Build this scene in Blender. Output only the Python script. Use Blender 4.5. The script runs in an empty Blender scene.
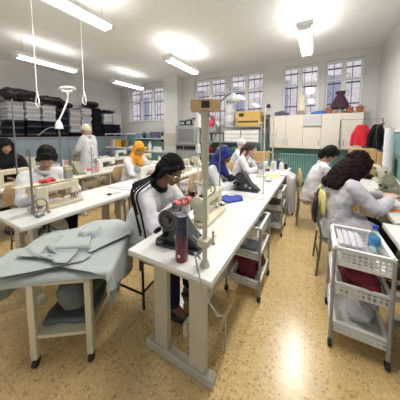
import bpy, bmesh, math, random
import numpy as np
from mathutils import Vector, Matrix, Euler
R = math.radians
PI = math.pi
random.seed(7)
scn = bpy.context.scene
col = scn.collection
V = Vector

# ------------------------------------------------------------------ camera, sky, lights, exposure
cd = bpy.data.cameras.new('camera')
cam = bpy.data.objects.new('camera', cd); col.objects.link(cam)
cam.location = (0, 0, 1.50)
cam.rotation_euler = (R(90 - 4.7), 0, R(29.3))
cd.sensor_width = 36; cd.lens = 203 / 400 * 36; cd.shift_y = -0.1225
cd.clip_start = 0.03; cd.clip_end = 100
scn.camera = cam

world = bpy.data.worlds.new('daylight'); scn.world = world; world.use_nodes = True
bg = world.node_tree.nodes['Background']
bg.inputs[0].default_value = (0.93, 0.96, 1.0, 1); bg.inputs[1].default_value = 0.42
sun = bpy.data.objects.new('sun', bpy.data.lights.new('sun', 'SUN')); col.objects.link(sun)
sun.data.energy = 3.5; sun.data.angle = R(1); sun.rotation_euler = (R(20), 0, R(-25))

vs = scn.view_settings
vs.view_transform = 'Standard'; vs.look = 'None'; vs.gamma = 1; vs.use_curve_mapping = False
vs.exposure = 0.30
LAMP_POWER = [36, 38, 26, 27, 8, 10]
UPLIGHT = [9, 9, 9, 9, 3, 3]  # power of the extra upward lights added to brighten the ceiling
DROP = 0.35
LAMPS = [(-0.2, 1.6), (-0.2, 4.3), (-2.9, 1.6), (-2.9, 4.3), (-5.6, 2.6), (-5.6, 5.0)]
CEIL = 3.6

# ------------------------------------------------------------------ materials
MATS = {}
def mat(name, c, rough=0.6, metal=0.0, var=0.0, scale=8.0, bump=0.0, bscale=30.0, trans=0.0, emit=0.0, spec=0.5, sheen=0.0):
    if name in MATS: return MATS[name]
    m = bpy.data.materials.new(name); m.use_nodes = True
    nt = m.node_tree; b = nt.nodes['Principled BSDF']
    b.inputs['Base Color'].default_value = (*c, 1); b.inputs['Roughness'].default_value = rough
    b.inputs['Metallic'].default_value = metal; b.inputs['Specular IOR Level'].default_value = spec
    if trans: b.inputs['Transmission Weight'].default_value = trans
    if sheen: b.inputs['Sheen Weight'].default_value = sheen
    if emit:
        b.inputs['Emission Color'].default_value = (*c, 1); b.inputs['Emission Strength'].default_value = emit
    tc = nt.nodes.new('ShaderNodeTexCoord')
    if True:
        n = nt.nodes.new('ShaderNodeTexNoise'); n.inputs['Scale'].default_value = scale; n.inputs['Detail'].default_value = 4
        nt.links.new(tc.outputs['Object'], n.inputs['Vector'])
        r = nt.nodes.new('ShaderNodeValToRGB')
        v = max(var, 0.03)
        r.color_ramp.elements[0].position = 0.3; r.color_ramp.elements[1].position = 0.7
        r.color_ramp.elements[0].color = (*[x * (1 - v) for x in c], 1)
        r.color_ramp.elements[1].color = (*[min(1, x * (1 + v)) for x in c], 1)
        nt.links.new(n.outputs['Fac'], r.inputs['Fac']); nt.links.new(r.outputs['Color'], b.inputs['Base Color'])
    if bump:
        n2 = nt.nodes.new('ShaderNodeTexNoise'); n2.inputs['Scale'].default_value = bscale; n2.inputs['Detail'].default_value = 3
        nt.links.new(tc.outputs['Object'], n2.inputs['Vector'])
        bp = nt.nodes.new('ShaderNodeBump'); bp.inputs['Strength'].default_value = bump; bp.inputs['Distance'].default_value = 0.02
        nt.links.new(n2.outputs['Fac'], bp.inputs['Height']); nt.links.new(bp.outputs['Normal'], b.inputs['Normal'])
    MATS[name] = m
    return m

def floor_mat():
    m = bpy.data.materials.new('terrazzo'); m.use_nodes = True
    nt = m.node_tree; b = nt.nodes['Principled BSDF']; N = nt.nodes.new; L = nt.links.new
    tc = N('ShaderNodeTexCoord')
    vo = N('ShaderNodeTexVoronoi'); vo.inputs['Scale'].default_value = 85
    L(tc.outputs['Object'], vo.inputs['Vector'])
    cr = N('ShaderNodeValToRGB'); e = cr.color_ramp.elements
    e[0].position = 0.0; e[0].color = (0.40, 0.25, 0.10, 1)
    e[1].position = 1.0; e[1].color = (0.73, 0.57, 0.31, 1)
    x = cr.color_ramp.elements.new(0.12); x.color = (0.62, 0.43, 0.19, 1)
    x = cr.color_ramp.elements.new(0.7); x.color = (0.67, 0.49, 0.23, 1)
    sp = N('ShaderNodeSeparateColor'); L(vo.outputs['Color'], sp.inputs[0]); L(sp.outputs[0], cr.inputs['Fac'])
    n = N('ShaderNodeTexNoise'); n.inputs['Scale'].default_value = 1.6; n.inputs['Detail'].default_value = 5; L(tc.outputs['Object'], n.inputs['Vector'])
    mx = N('ShaderNodeMixRGB'); mx.blend_type = 'MULTIPLY'; mx.inputs[0].default_value = 0.45
    L(cr.outputs[0], mx.inputs[1]); L(n.outputs['Color'], mx.inputs[2])
    cr2 = N('ShaderNodeValToRGB'); cr2.color_ramp.elements[0].position = .3; cr2.color_ramp.elements[0].color = (.72, .66, .6, 1); cr2.color_ramp.elements[1].position = .65
    L(n.outputs['Fac'], cr2.inputs[0]); L(cr2.outputs[0], mx.inputs[2])
    br = N('ShaderNodeTexBrick'); br.offset = 0; br.inputs['Scale'].default_value = 1
    br.inputs['Brick Width'].default_value = 0.4; br.inputs['Row Height'].default_value = 0.4; br.inputs['Mortar Size'].default_value = 0.003
    br.inputs['Color1'].default_value = (1, 1, 1, 1); br.inputs['Color2'].default_value = (0.97, 0.97, 0.97, 1); br.inputs['Mortar'].default_value = (0.85, 0.8, 0.72, 1)
    L(tc.outputs['Object'], br.inputs['Vector'])
    m2 = N('ShaderNodeMixRGB'); m2.blend_type = 'MULTIPLY'; m2.inputs[0].default_value = 1
    L(mx.outputs[0], m2.inputs[1]); L(br.outputs[0], m2.inputs[2]); L(m2.outputs[0], b.inputs['Base Color'])
    b.inputs['Roughness'].default_value = 0.22
    return m

def thermos_mat():   # the flask itself is painted blue at the top, fading to red
    m = bpy.data.materials.new('flask_paint'); m.use_nodes = True
    nt = m.node_tree; b = nt.nodes['Principled BSDF']; N = nt.nodes.new; L = nt.links.new
    tc = N('ShaderNodeTexCoord'); s = N('ShaderNodeSeparateXYZ'); L(tc.outputs['Object'], s.inputs[0])
    mr = N('ShaderNodeMapRange'); mr.inputs['From Min'].default_value = 0.04; mr.inputs['From Max'].default_value = 0.2; L(s.outputs['Z'], mr.inputs['Value'])
    cr = N('ShaderNodeValToRGB'); cr.color_ramp.elements[0].color = (0.17, 0.012, 0.022, 1); cr.color_ramp.elements[1].color = (0.008, 0.018, 0.07, 1)
    L(mr.outputs[0], cr.inputs[0]); L(cr.outputs[0], b.inputs['Base Color']); b.inputs['Roughness'].default_value = 0.3
    return m

def glass_mat(name, tint, gloss=0.08):
    m = bpy.data.materials.new(name); m.use_nodes = True
    nt = m.node_tree; nt.nodes.remove(nt.nodes['Principled BSDF']); N = nt.nodes.new; L = nt.links.new
    t = N('ShaderNodeBsdfTransparent'); t.inputs[0].default_value = (*tint, 1)
    g = N('ShaderNodeBsdfGlossy'); g.inputs['Roughness'].default_value = 0.05
    x = N('ShaderNodeMixShader'); x.inputs[0].default_value = gloss
    L(t.outputs[0], x.inputs[1]); L(g.outputs[0], x.inputs[2]); L(x.outputs[0], nt.nodes['Material Output'].inputs[0])
    return m

def brick_mat():
    m = bpy.data.materials.new('facade_brick'); m.use_nodes = True
    nt = m.node_tree; b = nt.nodes['Principled BSDF']; N = nt.nodes.new; L = nt.links.new
    tc = N('ShaderNodeTexCoord'); mp = N('ShaderNodeMapping'); mp.inputs['Rotation'].default_value = (R(90), 0, 0)
    br = N('ShaderNodeTexBrick'); br.inputs['Scale'].default_value = 1.2
    br.inputs['Color1'].default_value = (0.80, 0.70, 0.72, 1); br.inputs['Color2'].default_value = (0.85, 0.78, 0.80, 1); br.inputs['Mortar'].default_value = (.86, .84, .86, 1)
    L(tc.outputs['Object'], mp.inputs[0]); L(mp.outputs[0], br.inputs['Vector']); L(br.outputs[0], b.inputs['Base Color'])
    b.inputs['Roughness'].default_value = 0.9
    return m

wall_m = mat('white_plaster', (0.66, 0.65, 0.635), 0.85, var=0.04, scale=1.5, bump=0.05, bscale=60)
ceil_m = mat('ceiling_paint', (0.88, 0.88, 0.87), 0.9)
teal_m = mat('teal_gloss_paint', (0.23, 0.43, 0.42), 0.4, var=0.06, scale=3)
blue_m = mat('pale_blue_paint', (0.24, 0.31, 0.38), 0.5, var=0.06, scale=3)
rad_m = mat('radiator_enamel', (0.27, 0.52, 0.50), 0.35)
cream_cab = mat('cream_laminate', (0.74, 0.70, 0.63), 0.45, var=0.02)
frame_w = mat('white_window_paint', (0.8, 0.8, 0.8), 0.5)
bar_m = mat('iron_bar', (0.05, 0.04, 0.09), 0.5)
table_m = mat('white_laminate', (0.70, 0.70, 0.68), 0.35, var=0.03, scale=4)
edge_m = mat('beige_edge', (0.50, 0.46, 0.38), 0.5)
leg_m = mat('beige_enamel', (0.50, 0.46, 0.37), 0.5, var=0.08, scale=5)
mach_m = mat('cream_enamel', (0.62, 0.57, 0.42), 0.35, var=0.06)
mach_w = mat('white_enamel', (0.75, 0.74, 0.69), 0.35, var=0.04)
mach_o = mat('olive_enamel', (0.30, 0.29, 0.20), 0.4, var=0.08)
mach_d = mat('charcoal_enamel', (0.035, 0.038, 0.042), 0.4, var=0.1)
steel = mat('steel', (0.42, 0.42, 0.42), 0.3, 1.0)
dsteel = mat('dull_steel', (0.20, 0.20, 0.20), 0.5, 0.6)
black = mat('black_plastic', (0.015, 0.015, 0.018), 0.4)
blackrub = mat('black_rubber', (0.02, 0.02, 0.02), 0.7)
grey_m = mat('grey_metal_paint', (0.27, 0.29, 0.30), 0.5, var=0.08)
dark_glass = mat('dark_glass', (0.10, 0.11, 0.12), 0.15)
card = mat('cardboard', (0.52, 0.33, 0.15), 0.8, var=0.08, scale=5)
card_y = mat('yellow_cardboard', (0.58, 0.38, 0.10), 0.7, var=0.06)
wood = mat('pale_wood', (0.55, 0.38, 0.20), 0.6, var=0.12, scale=12)
wplast = mat('white_plastic', (0.78, 0.78, 0.76), 0.35)
gplast = mat('grey_plastic', (0.32, 0.33, 0.33), 0.45)
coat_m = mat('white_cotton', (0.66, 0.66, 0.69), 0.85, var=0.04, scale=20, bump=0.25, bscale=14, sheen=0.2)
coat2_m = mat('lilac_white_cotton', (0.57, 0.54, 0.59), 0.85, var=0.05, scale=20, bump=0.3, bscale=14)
dark_cloth = mat('black_cloth', (0.010, 0.010, 0.013), 0.9, bump=0.3, bscale=20, spec=0.2)
navy_cloth = mat('navy_cloth', (0.014, 0.018, 0.04), 0.9, bump=0.3, bscale=20, spec=0.2)
grey_cloth = mat('grey_green_cloth', (0.38, 0.425, 0.415), 0.85, var=0.04, scale=10, bump=0.15, bscale=25)
white_cloth = mat('white_cloth', (0.60, 0.59, 0.61), 0.85, var=0.04, bump=0.3, bscale=30)
lt_cloth = mat('light_grey_cloth', (0.42, 0.41, 0.43), 0.85, var=0.05, bump=0.3, bscale=30)
maroon = mat('maroon_cloth', (0.16, 0.015, 0.03), 0.85, var=0.1, bump=0.3, bscale=20)
red_cloth = mat('red_cloth', (0.55, 0.01, 0.025), 0.8, var=0.08, bump=0.2, bscale=20)
pink_cloth = mat('pink_cloth', (0.80, 0.18, 0.20), 0.8, var=0.1, bump=0.3, bscale=40)
blue_cloth = mat('blue_cloth', (0.03, 0.06, 0.30), 0.8, var=0.1, bump=0.2, bscale=30)
yellow_cloth = mat('yellow_cloth', (0.75, 0.62, 0.25), 0.8)
skin_d = mat('brown_skin', (0.22, 0.10, 0.055), 0.5, var=0.06)
skin_m = mat('tan_skin', (0.42, 0.22, 0.14), 0.5, var=0.05)
skin_l = mat('light_skin', (0.62, 0.38, 0.28), 0.5, var=0.05)
hair_b = mat('black_hair', (0.005, 0.0045, 0.005), 0.5, bump=0.5, bscale=90, spec=0.15)
hair_r = mat('dark_reddish_hair', (0.012, 0.0035, 0.0045), 0.6, bump=0.4, bscale=60, spec=0.1)
mustard = mat('mustard_cloth', (0.72, 0.30, 0.015), 0.8, var=0.08, bump=0.2, bscale=20)
royal = mat('royal_blue_cloth', (0.010, 0.022, 0.17), 0.8, var=0.1, bump=0.2, bscale=20)
eye_w = mat('eye_white', (0.45, 0.42, 0.39), 0.4)
iris_m = mat('dark_iris', (0.01, 0.006, 0.004), 0.2)
lip_m = mat('lip', (0.35, 0.10, 0.09), 0.5)
terra = mat('terracotta', (0.42, 0.13, 0.06), 0.8, var=0.1)
leaf = mat('leaf_green', (0.04, 0.12, 0.03), 0.6, var=0.3)
plum = mat('plum_cloth', (0.06, 0.02, 0.045), 0.85, var=0.1)
manne = mat('cream_linen', (0.72, 0.67, 0.52), 0.8)
limem = mat('lime_plastic', (0.55, 0.62, 0.06), 0.4)
clearg = glass_mat('clear_plastic', (0.75, 0.85, 0.85), 0.12)
pane_m = glass_mat('window_glass', (0.95, 0.95, 0.97), 0.05)
yelp = mat('yellow_green_plastic', (0.62, 0.58, 0.22), 0.4)
THREADS = {k: mat(k + '_thread', c, 0.7, bump=0.3, bscale=200) for k, c in dict(white=(.75, .75, .73), blue=(.02, .035, .17), yellow=(.7, .5, .04), red=(.45, .05, .04), olive=(.22, .19, .08), black=(.02, .02, .02), green=(.05, .2, .12), pink=(.7, .35, .35), cream=(.68, .62, .45)).items()}

# ------------------------------------------------------------------ mesh helpers
class MB:
    def __init__(s): s.bm = bmesh.new()
    def _mv(s, verts, M):
        bmesh.ops.transform(s.bm, matrix=M, verts=verts); return s
    def box(s, c, size, rot=(0, 0, 0), taper=None):
        r = bmesh.ops.create_cube(s.bm, size=1)['verts']
        if taper:
            for v in r:
                if v.co.z > 0: v.co.x *= taper; v.co.y *= taper
        return s._mv(r, Matrix.Translation(c) @ Euler(rot).to_matrix().to_4x4() @ Matrix.Diagonal((*size, 1)))
    def b2(s, a, b): return s.box([(a[i] + b[i]) / 2 for i in range(3)], [abs(b[i] - a[i]) for i in range(3)])
    def cyl(s, p, q, r1, r2=None, seg=20):
        p, q = V(p), V(q); r2 = r1 if r2 is None else r2; d = q - p
        v = bmesh.ops.create_cone(s.bm, cap_ends=True, segments=seg, radius1=max(r1, 1e-4), radius2=max(r2, 1e-4), depth=d.length)['verts']
        return s._mv(v, Matrix.Translation((p + q) / 2) @ d.to_track_quat('Z', 'Y').to_matrix().to_4x4())
    def ell(s, c, rad, rot=None, sub=3):
        v = bmesh.ops.create_icosphere(s.bm, subdivisions=sub, radius=1)['verts']
        M = Matrix.Translation(c) @ (rot.to_4x4() if rot is not None else Matrix.Identity(4)) @ Matrix.Diagonal((*rad, 1))
        return s._mv(v, M)
    def caps(s, p, q, r1, r2=None, seg=16):
        r2 = r1 if r2 is None else r2
        s.ell(p, (r1,) * 3, sub=2); s.ell(q, (r2,) * 3, sub=2)
        if (V(q) - V(p)).length > 1e-4: s.cyl(p, q, r1, r2, seg)
        return s
    def chain(s, pts, rads):
        for i in range(len(pts) - 1): s.caps(pts[i], pts[i + 1], rads[i], rads[i + 1])
        return s
    def tube(s, pts, r, seg=8, closed=False):
        pts = [V(p) for p in pts]; n = len(pts); rings = []; prev = None
        for i, p in enumerate(pts):
            a = pts[(i - 1) % n] if closed or i > 0 else p; b = pts[(i + 1) % n] if closed or i < n - 1 else p
            t = (b - a).normalized()
            if prev is None: u = t.orthogonal().normalized()
            else: u = (prev - t * prev.dot(t)); u = u.normalized() if u.length > 1e-5 else t.orthogonal().normalized()
            prev = u; w = t.cross(u); rr = r[i] if isinstance(r, (list, tuple)) else r
            rings.append([s.bm.verts.new(p + (u * math.cos(2 * PI * k / seg) + w * math.sin(2 * PI * k / seg)) * rr) for k in range(seg)])
        for i in range(n if closed else n - 1):
            A, B = rings[i], rings[(i + 1) % n]
            for k in range(seg): s.bm.faces.new((A[k], A[(k + 1) % seg], B[(k + 1) % seg], B[k]))
        if not closed: s.bm.faces.new(rings[0][::-1]); s.bm.faces.new(rings[-1])
        return s
    def lathe(s, prof, c=(0, 0, 0), seg=24, M=None):
        rings = []; c = V(c)
        for r, z in prof:
            ring = []
            for k in range(seg):
                p = V((r * math.cos(2 * PI * k / seg), r * math.sin(2 * PI * k / seg), z))
                if M is not None: p = M @ p
                ring.append(s.bm.verts.new(c + p))
            rings.append(ring)
        for A, B in zip(rings, rings[1:]):
            for k in range(seg): s.bm.faces.new((A[k], A[(k + 1) % seg], B[(k + 1) % seg], B[k]))
        if prof[0][0] > 1e-4: s.bm.faces.new(rings[0][::-1])
        if prof[-1][0] > 1e-4: s.bm.faces.new(rings[-1])
        return s
    def prism(s, prof, y0, y1, axis='y'):
        def P(a, b, t): return (a, t, b) if axis == 'y' else ((t, a, b) if axis == 'x' else (a, b, t))
        A = [s.bm.verts.new(P(a, b, y0)) for a, b in prof]; B = [s.bm.verts.new(P(a, b, y1)) for a, b in prof]
        s.bm.faces.new(A); s.bm.faces.new(B[::-1]); n = len(prof)
        for i in range(n): s.bm.faces.new((A[i], B[i], B[(i + 1) % n], A[(i + 1) % n]))
        return s
    def obj(s, name, m, parent=None, bevel=0.0, smooth=None, loc=None, rotz=0):
        bmesh.ops.remove_doubles(s.bm, verts=s.bm.verts, dist=1e-6)
        bmesh.ops.recalc_face_normals(s.bm, faces=s.bm.faces)
        me = bpy.data.meshes.new(name); s.bm.to_mesh(me); s.bm.free()
        me.materials.append(m)
        o = bpy.data.objects.new(name, me); col.objects.link(o)
        if parent is not None: o.parent = parent
        if loc is not None: o.location = loc; o.rotation_euler = (0, 0, rotz)
        for p in me.polygons: p.use_smooth = True
        me.set_sharp_from_angle(angle=R(40))
        if bevel:
            b = o.modifiers.new('bevel', 'BEVEL'); b.width = bevel; b.segments = 2; b.limit_method = 'ANGLE'; b.angle_limit = R(50)
        return o

def remesh(mb, name, m, parent, voxel, smooth=3, disp=0.0, dscale=0.12):
    """union of the closed shapes in mb as one continuous skin"""
    me = bpy.data.meshes.new(name); bmesh.ops.recalc_face_normals(mb.bm, faces=mb.bm.faces); mb.bm.to_mesh(me); mb.bm.free()
    o = bpy.data.objects.new('tmp', me); col.objects.link(o)
    r = o.modifiers.new('r', 'REMESH'); r.mode = 'VOXEL'; r.voxel_size = voxel
    if smooth:
        sm = o.modifiers.new('s', 'SMOOTH'); sm.factor = 0.5; sm.iterations = smooth
    if disp:
        t = bpy.data.textures.new('folds', 'CLOUDS'); t.noise_scale = dscale; t.noise_depth = 2
        d = o.modifiers.new('d', 'DISPLACE'); d.texture = t; d.strength = disp; d.mid_level = 0.5
    dg = bpy.context.evaluated_depsgraph_get(); dg.update()
    nm = bpy.data.meshes.new_from_object(o.evaluated_get(dg)); nm.name = name
    bpy.data.objects.remove(o)
    nm.materials.clear(); nm.materials.append(m)
    for p in nm.polygons: p.use_smooth = True
    q = bpy.data.objects.new(name, nm); col.objects.link(q)
    if parent is not None: q.parent = parent
    return q

def tag(o, label, cat, group=None, kind=None):
    o['label'] = label; o['category'] = cat
    if group: o['group'] = group
    if kind: o['kind'] = kind
    return o
def thing(name, label, cat, loc=(0, 0, 0), rotz=0.0, group=None):
    o = bpy.data.objects.new(name, None); col.objects.link(o); o.empty_display_size = 0.1
    o.location = loc; o.rotation_euler = (0, 0, rotz)
    return tag(o, label, cat, group)
def dup(root, loc, rotz=None, label=None, group=None):
    r = root.copy(); col.objects.link(r); r.location = loc
    if rotz is not None: r.rotation_euler = (0, 0, rotz)
    if label: r['label'] = label
    if group: r['group'] = group
    for ch in [x for x in bpy.data.objects if x.parent == root]:
        c = ch.copy(); col.objects.link(c); c.parent = r
        for g in [x for x in bpy.data.objects if x.parent == ch]:
            d = g.copy(); col.objects.link(d); d.parent = c
    return r
def struct(o): o['kind'] = 'structure'; return o
def catmull(pts, n=6):
    pts = [V(p) for p in pts]; P = [pts[0] * 2 - pts[1]] + pts + [pts[-1] * 2 - pts[-2]]; out = []
    for i in range(1, len(P) - 2):
        for k in range(n):
            t = k / n; a, b, c, d = P[i - 1], P[i], P[i + 1], P[i + 2]
            out.append(0.5 * ((2 * b) + (c - a) * t + (2 * a - 5 * b + 4 * c - d) * t * t + (3 * b - a - 3 * c + d) * t ** 3))
    out.append(pts[-1]); return out

# ------------------------------------------------------------------ the room
X0, X1, Y0, Y1 = -7.75, 1.30, -1.3, 6.45
struct(MB().b2((X0 - .2, Y0, -0.1), (X1 + .2, Y1 + .25, 0)).obj('floor', floor_mat()))
struct(MB().b2((X0 - .2, Y0, CEIL), (X1 + .2, Y1 + .25, CEIL + .1)).obj('ceiling', ceil_m))
struct(MB().b2((X0 - .2, Y0, 0), (X0, Y1 + .25, CEIL)).obj('wall_left', wall_m))
struct(MB().b2((X1, Y0, 0), (X1 + .2, Y1 + .25, CEIL)).obj('wall_right', wall_m))
WIN = [(-7.25, -5.2), (-3.85, -2.62), (-2.5, -1.4), (-0.86, 0.06), (0.2, 1.02)]
ZS, ZT = 2.06, 3.42
w = MB(); w.b2((X0, Y1, 0), (X1, Y1 + .25, ZS)); w.b2((X0, Y1, ZT), (X1, Y1 + .25, CEIL))
xs = [X0] + [v for ab in WIN for v in ab] + [X1]
for i in range(0, len(xs), 2): w.b2((xs[i], Y1, ZS), (xs[i + 1], Y1 + .25, ZT))
struct(w.obj('wall_back', wall_m))
# glossy painted dado, 1.54 m high
struct(MB().b2((X0, Y1 - .006, 0.1), (X1, Y1, 1.54)).obj('trim_1', teal_m))
struct(MB().b2((X1 - .006, Y0, 0.1), (X1, Y1 - .006, 1.54)).obj('trim_2', teal_m))
struct(MB().b2((X0, Y0, 0.1), (X0 + .006, Y1 - .006, 1.54)).obj('trim_3', blue_m))
struct(MB().b2((X1 - .03, Y0, 1.54), (X1, Y1 - .03, 1.575)).obj('trim_4', frame_w, bevel=.004))
base_m = mat('dark_skirting', (0.05, 0.16, 0.16), 0.5)
struct(MB().b2((X0, Y1 - .015, 0), (X1, Y1, 0.1)).obj('baseboard_back', base_m))
struct(MB().b2((X1 - .015, Y0, 0), (X1, Y1 - .015, 0.1)).obj('baseboard_right', base_m))
struct(MB().b2((X0, Y0, 0), (X0 + .015, Y1 - .015, 0.1)).obj('baseboard_left', base_m))
# square pillar of the back wall with beige tiled band
struct(MB().b2((-5.0, 6.1, 0), (-4.36, Y1 - .006, CEIL)).obj('wall_pillar', wall_m))
struct(MB().b2((-5.004, 6.094, 1.05), (-4.356, 6.1, 1.55)).obj('trim_5', mat('beige_tile', (.58, .55, .45), .35)))
for i, (a, b) in enumerate(WIN):
    n = i + 1; root = bpy.data.objects.new('window_%d' % n, None); col.objects.link(root); root.location = ((a + b) / 2, Y1 + .12, ZS); struct(root)
    W = b - a; H = ZT - ZS; f = MB(); t = .055
    f.b2((-W / 2, -.04, 0), (W / 2, .04, t)); f.b2((-W / 2, -.04, H - t), (W / 2, .04, H))
    cols = 3 if i == 0 else 2
    for k in range(cols + 1):
        x = -W / 2 + W * k / cols; tt = t if k in (0, cols) else .05
        f.b2((max(-W / 2, x - tt), -.04, t), (min(W / 2, x + tt), .04, H - t))
    f.b2((-W / 2, -.035, H * .62), (W / 2, .035, H * .62 + .05))
    f.obj('window_frame', frame_w, root, bevel=.003)
    MB().b2((-W / 2 + .01, -.004, .01), (W / 2 - .01, .004, H - .01)).obj('pane', pane_m, root)
    g = MB(); nb = int(W / .17)
    for k in range(1, nb):
        x = -W / 2 + W * k / nb; g.cyl((x, .2, -.05), (x, .2, H + .05), .009, seg=8)
    for z in (.25, .8, 1.2): g.b2((-W / 2 - .02, .19, z), (W / 2 + .02, .21, z + .035))
    for z in (.55, 1.0):                                      # scrolls of the grille
        for k in range(0, nb, 2):
            x = -W / 2 + W * (k + .5) / nb
            g.tube([(x + .05 * math.cos(q), .2, z + .07 * math.sin(q)) for q in np.linspace(0, 2 * PI, 13)[:-1]], .006, 6, True)
    g.obj('grille', bar_m, root)
    MB().b2((-W / 2 - .03, -.15, -.03), (W / 2 + .03, -.04, 0)).obj('window_sill', frame_w, root, bevel=.004)
# facade across the street
fb = thing('building', 'pale pink brick building across the street behind the window bars', 'building', (-4, 11, 0))
MB().b2((-11, 0, 0), (11, 3, 9)).obj('wall', brick_mat(), fb)
for k in range(9):
    fr = MB().b2((-9.6 + k * 2.3, -.05, 1.9), (-8.6 + k * 2.3, .02, 4.2)).obj('window', frame_w, fb)
    MB().b2((-9.5 + k * 2.3, -.07, 2.0), (-8.7 + k * 2.3, -.05, 4.1)).obj('pane', mat('blue_grey_glass', (.40, .40, .55), .3), fr)

# ceiling lamps
def make_lamp():
    t = thing('ceiling_lamp', 'twin tube fluorescent ceiling lamp', 'ceiling lamp', (0, 0, CEIL))
    for yy in (-.5, .5): MB().cyl((0, yy, 0), (0, yy, DROP + .02), .006).obj('suspension_rod', steel, t)
    MB().b2((-.12, -.65, -.07), (.12, .65, 0)).obj('housing', frame_w, t, bevel=.01)
    for x in (-.06, .06):
        MB().cyl((x, -.6, -.10), (x, .6, -.10), .016).obj('tube', mat('lit_tube', (1, .98, .93), .5, emit=9.0), t)
    for yy in (-.62, .62): MB().b2((-.09, yy - .02, -.12), (.09, yy + .02, -.07)).obj('end_cap', wplast, t)
    return t
lamp0 = make_lamp()
names = ['over the aisle by the near carts', 'over the aisle near the wall cupboards', 'over the left table row, nearer one', 'over the left table row, farther one', 'near the fabric shelf, nearer one', 'near the fabric shelf, farther one']
for i, (x, y) in enumerate(LAMPS):
    o = lamp0 if i == 0 else dup(lamp0, (x, y, CEIL - DROP))
    o.location = (x, y, CEIL - DROP); o['label'] = 'twin tube fluorescent ceiling lamp ' + names[i]; o['group'] = 'ceiling lamps'
    ld = bpy.data.lights.new('tube_light', 'AREA'); ld.shape = 'RECTANGLE'; ld.size = .2; ld.size_y = 1.2; ld.energy = LAMP_POWER[i]; ld.color = (1, .97, .92)
    lo = bpy.data.objects.new('tube_light', ld); col.objects.link(lo); lo.location = (x, y, CEIL - DROP - .13)
    ld = bpy.data.lights.new('added_uplight', 'AREA'); ld.shape = 'RECTANGLE'; ld.size = .2; ld.size_y = 1.2; ld.energy = UPLIGHT[i]; ld.color = (1, .97, .92)  # added light above the housing, only there to whiten the ceiling
    lo = bpy.data.objects.new('added_uplight', ld); col.objects.link(lo); lo.location = (x, y, CEIL - DROP + .01); lo.rotation_euler = (PI, 0, 0)

# ------------------------------------------------------------------ back wall: cupboards, radiator, sill things
cx = [-1.12, -.70, -.27, .15, .58, 1.0]
place = ['farthest left', 'second from the left', 'carrying a white paper sheet', 'fourth from the left', 'above the red garment at the right']
for i in range(5):
    c = thing('wall_cupboard', 'cream wall cupboard above the radiator, ' + place[i], 'cupboard', ((cx[i] + cx[i + 1]) / 2, 6.1, 1.12), 0, 'cream wall cupboards')
    h = (cx[i + 1] - cx[i]) / 2
    MB().b2((-h + .001, .02, 0), (h - .001, .34, .9)).obj('body', cream_cab, c)
    d = MB().b2((-h + .004, 0, .004), (h - .004, .018, .896)).obj('door', cream_cab, c, bevel=.003)
    s = {0: 1, 1: -1, 2: 1, 3: 1, 4: -1}[i]
    q = s * (h - .05)
    MB().tube([(q, 0, .1), (q, -.025, .11), (q, -.025, .23), (q, 0, .24)], .005).obj('handle', steel, d)
p = thing('paper_sheet', 'white paper sheet hung on the third cream cupboard door', 'paper', (-.055, 6.094, 1.72))
s = MB()
for k in range(8):
    z = .27 - k * .035; yo = -.004 - .014 * (k / 7) ** 2
    s.b2((-.20, yo - .003, z - .036), (.20, yo, z))
s.obj('sheet', white_cloth, p); MB().b2((-.205, -.024, -.015), (.205, -.006, 0)).obj('rail', dsteel, p)

rad = thing('radiator', 'teal cast iron column radiator under the cream cupboards', 'radiator', (-.20, 6.28, 0))
r_ = MB()
n = 22
for k in range(n):
    x = -.62 + 1.24 * k / (n - 1)
    for yy in (-.045, .045): r_.cyl((x, yy, .2), (x, yy, .92), .013, seg=10)
    r_.ell((x, 0, .93), (.026, .075, .035), sub=2); r_.ell((x, 0, .19), (.026, .075, .035), sub=2)
r_.obj('sections', rad_m, rad)
for z in (.93, .19): MB().cyl((-.66, 0, z), (.66, 0, z), .022).obj('header_pipe', rad_m, rad)
for x in (-.5, .5): MB().b2((x - .02, -.05, 0), (x + .02, .05, .17)).obj('foot', rad_m, rad, bevel=.005)
vv = MB().cyl((.66, 0, .19), (.75, 0, .19), .015); vv.cyl((.75, 0, .16), (.75, 0, .27), .022); vv.obj('valve', dsteel, rad)

# mannequin torsos on top of the cupboards
def torso(mb, z0, s=1.0, nk=True):
    prof = [(.0, .0), (.10, .005), (.135, .06), (.14, .12), (.105, .24), (.098, .28), (.13, .4), (.125, .46), (.06, .52), (.04, .54), (.038, .60), (.0, .61)]
    M = Matrix.Diagonal((1, .72, 1))
    mb.lathe([(r * s, z * s) for r, z in prof], (0, 0, z0), 24, M)
t = thing('dress_form', 'cream linen dress form standing on the cupboards before the window', 'dress form', (-.33, 6.22, 2.02))
b = MB(); torso(b, .1, .85); b.obj('torso', manne, t); MB().cyl((0, 0, 0), (0, 0, .12), .015).obj('pole', wood, t); MB().cyl((0, 0, 0), (0, 0, .02), .1).obj('base', wood, t, bevel=.003)
t = thing('dress_form', 'small dress form wearing a dark plum dress on the cupboards', 'dress form', (.53, 6.22, 2.02))
b = MB(); torso(b, .17, .72); b.obj('torso', manne, t); MB().cyl((0, 0, 0), (0, 0, .18), .035).obj('pole', manne, t); MB().cyl((0, 0, 0), (0, 0, .02), .1).obj('base', wood, t, bevel=.003)
dr = MB(); prof = [(.20, .12), (.205, .13), (.17, .26), (.105, .40), (.085, .44), (.105, .50), (.112, .53), (.10, .55)]
seg = 48; rings = []
for rr, z in prof:
    rings.append([dr.bm.verts.new((rr * (1 + .06 * math.sin(12 * a) * (1 - (z - .12) / .5)) * math.cos(a), .8 * rr * (1 + .06 * math.sin(12 * a) * (1 - (z - .12) / .5)) * math.sin(a), z)) for a in np.linspace(0, 2 * PI, seg + 1)[:-1]])
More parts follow.
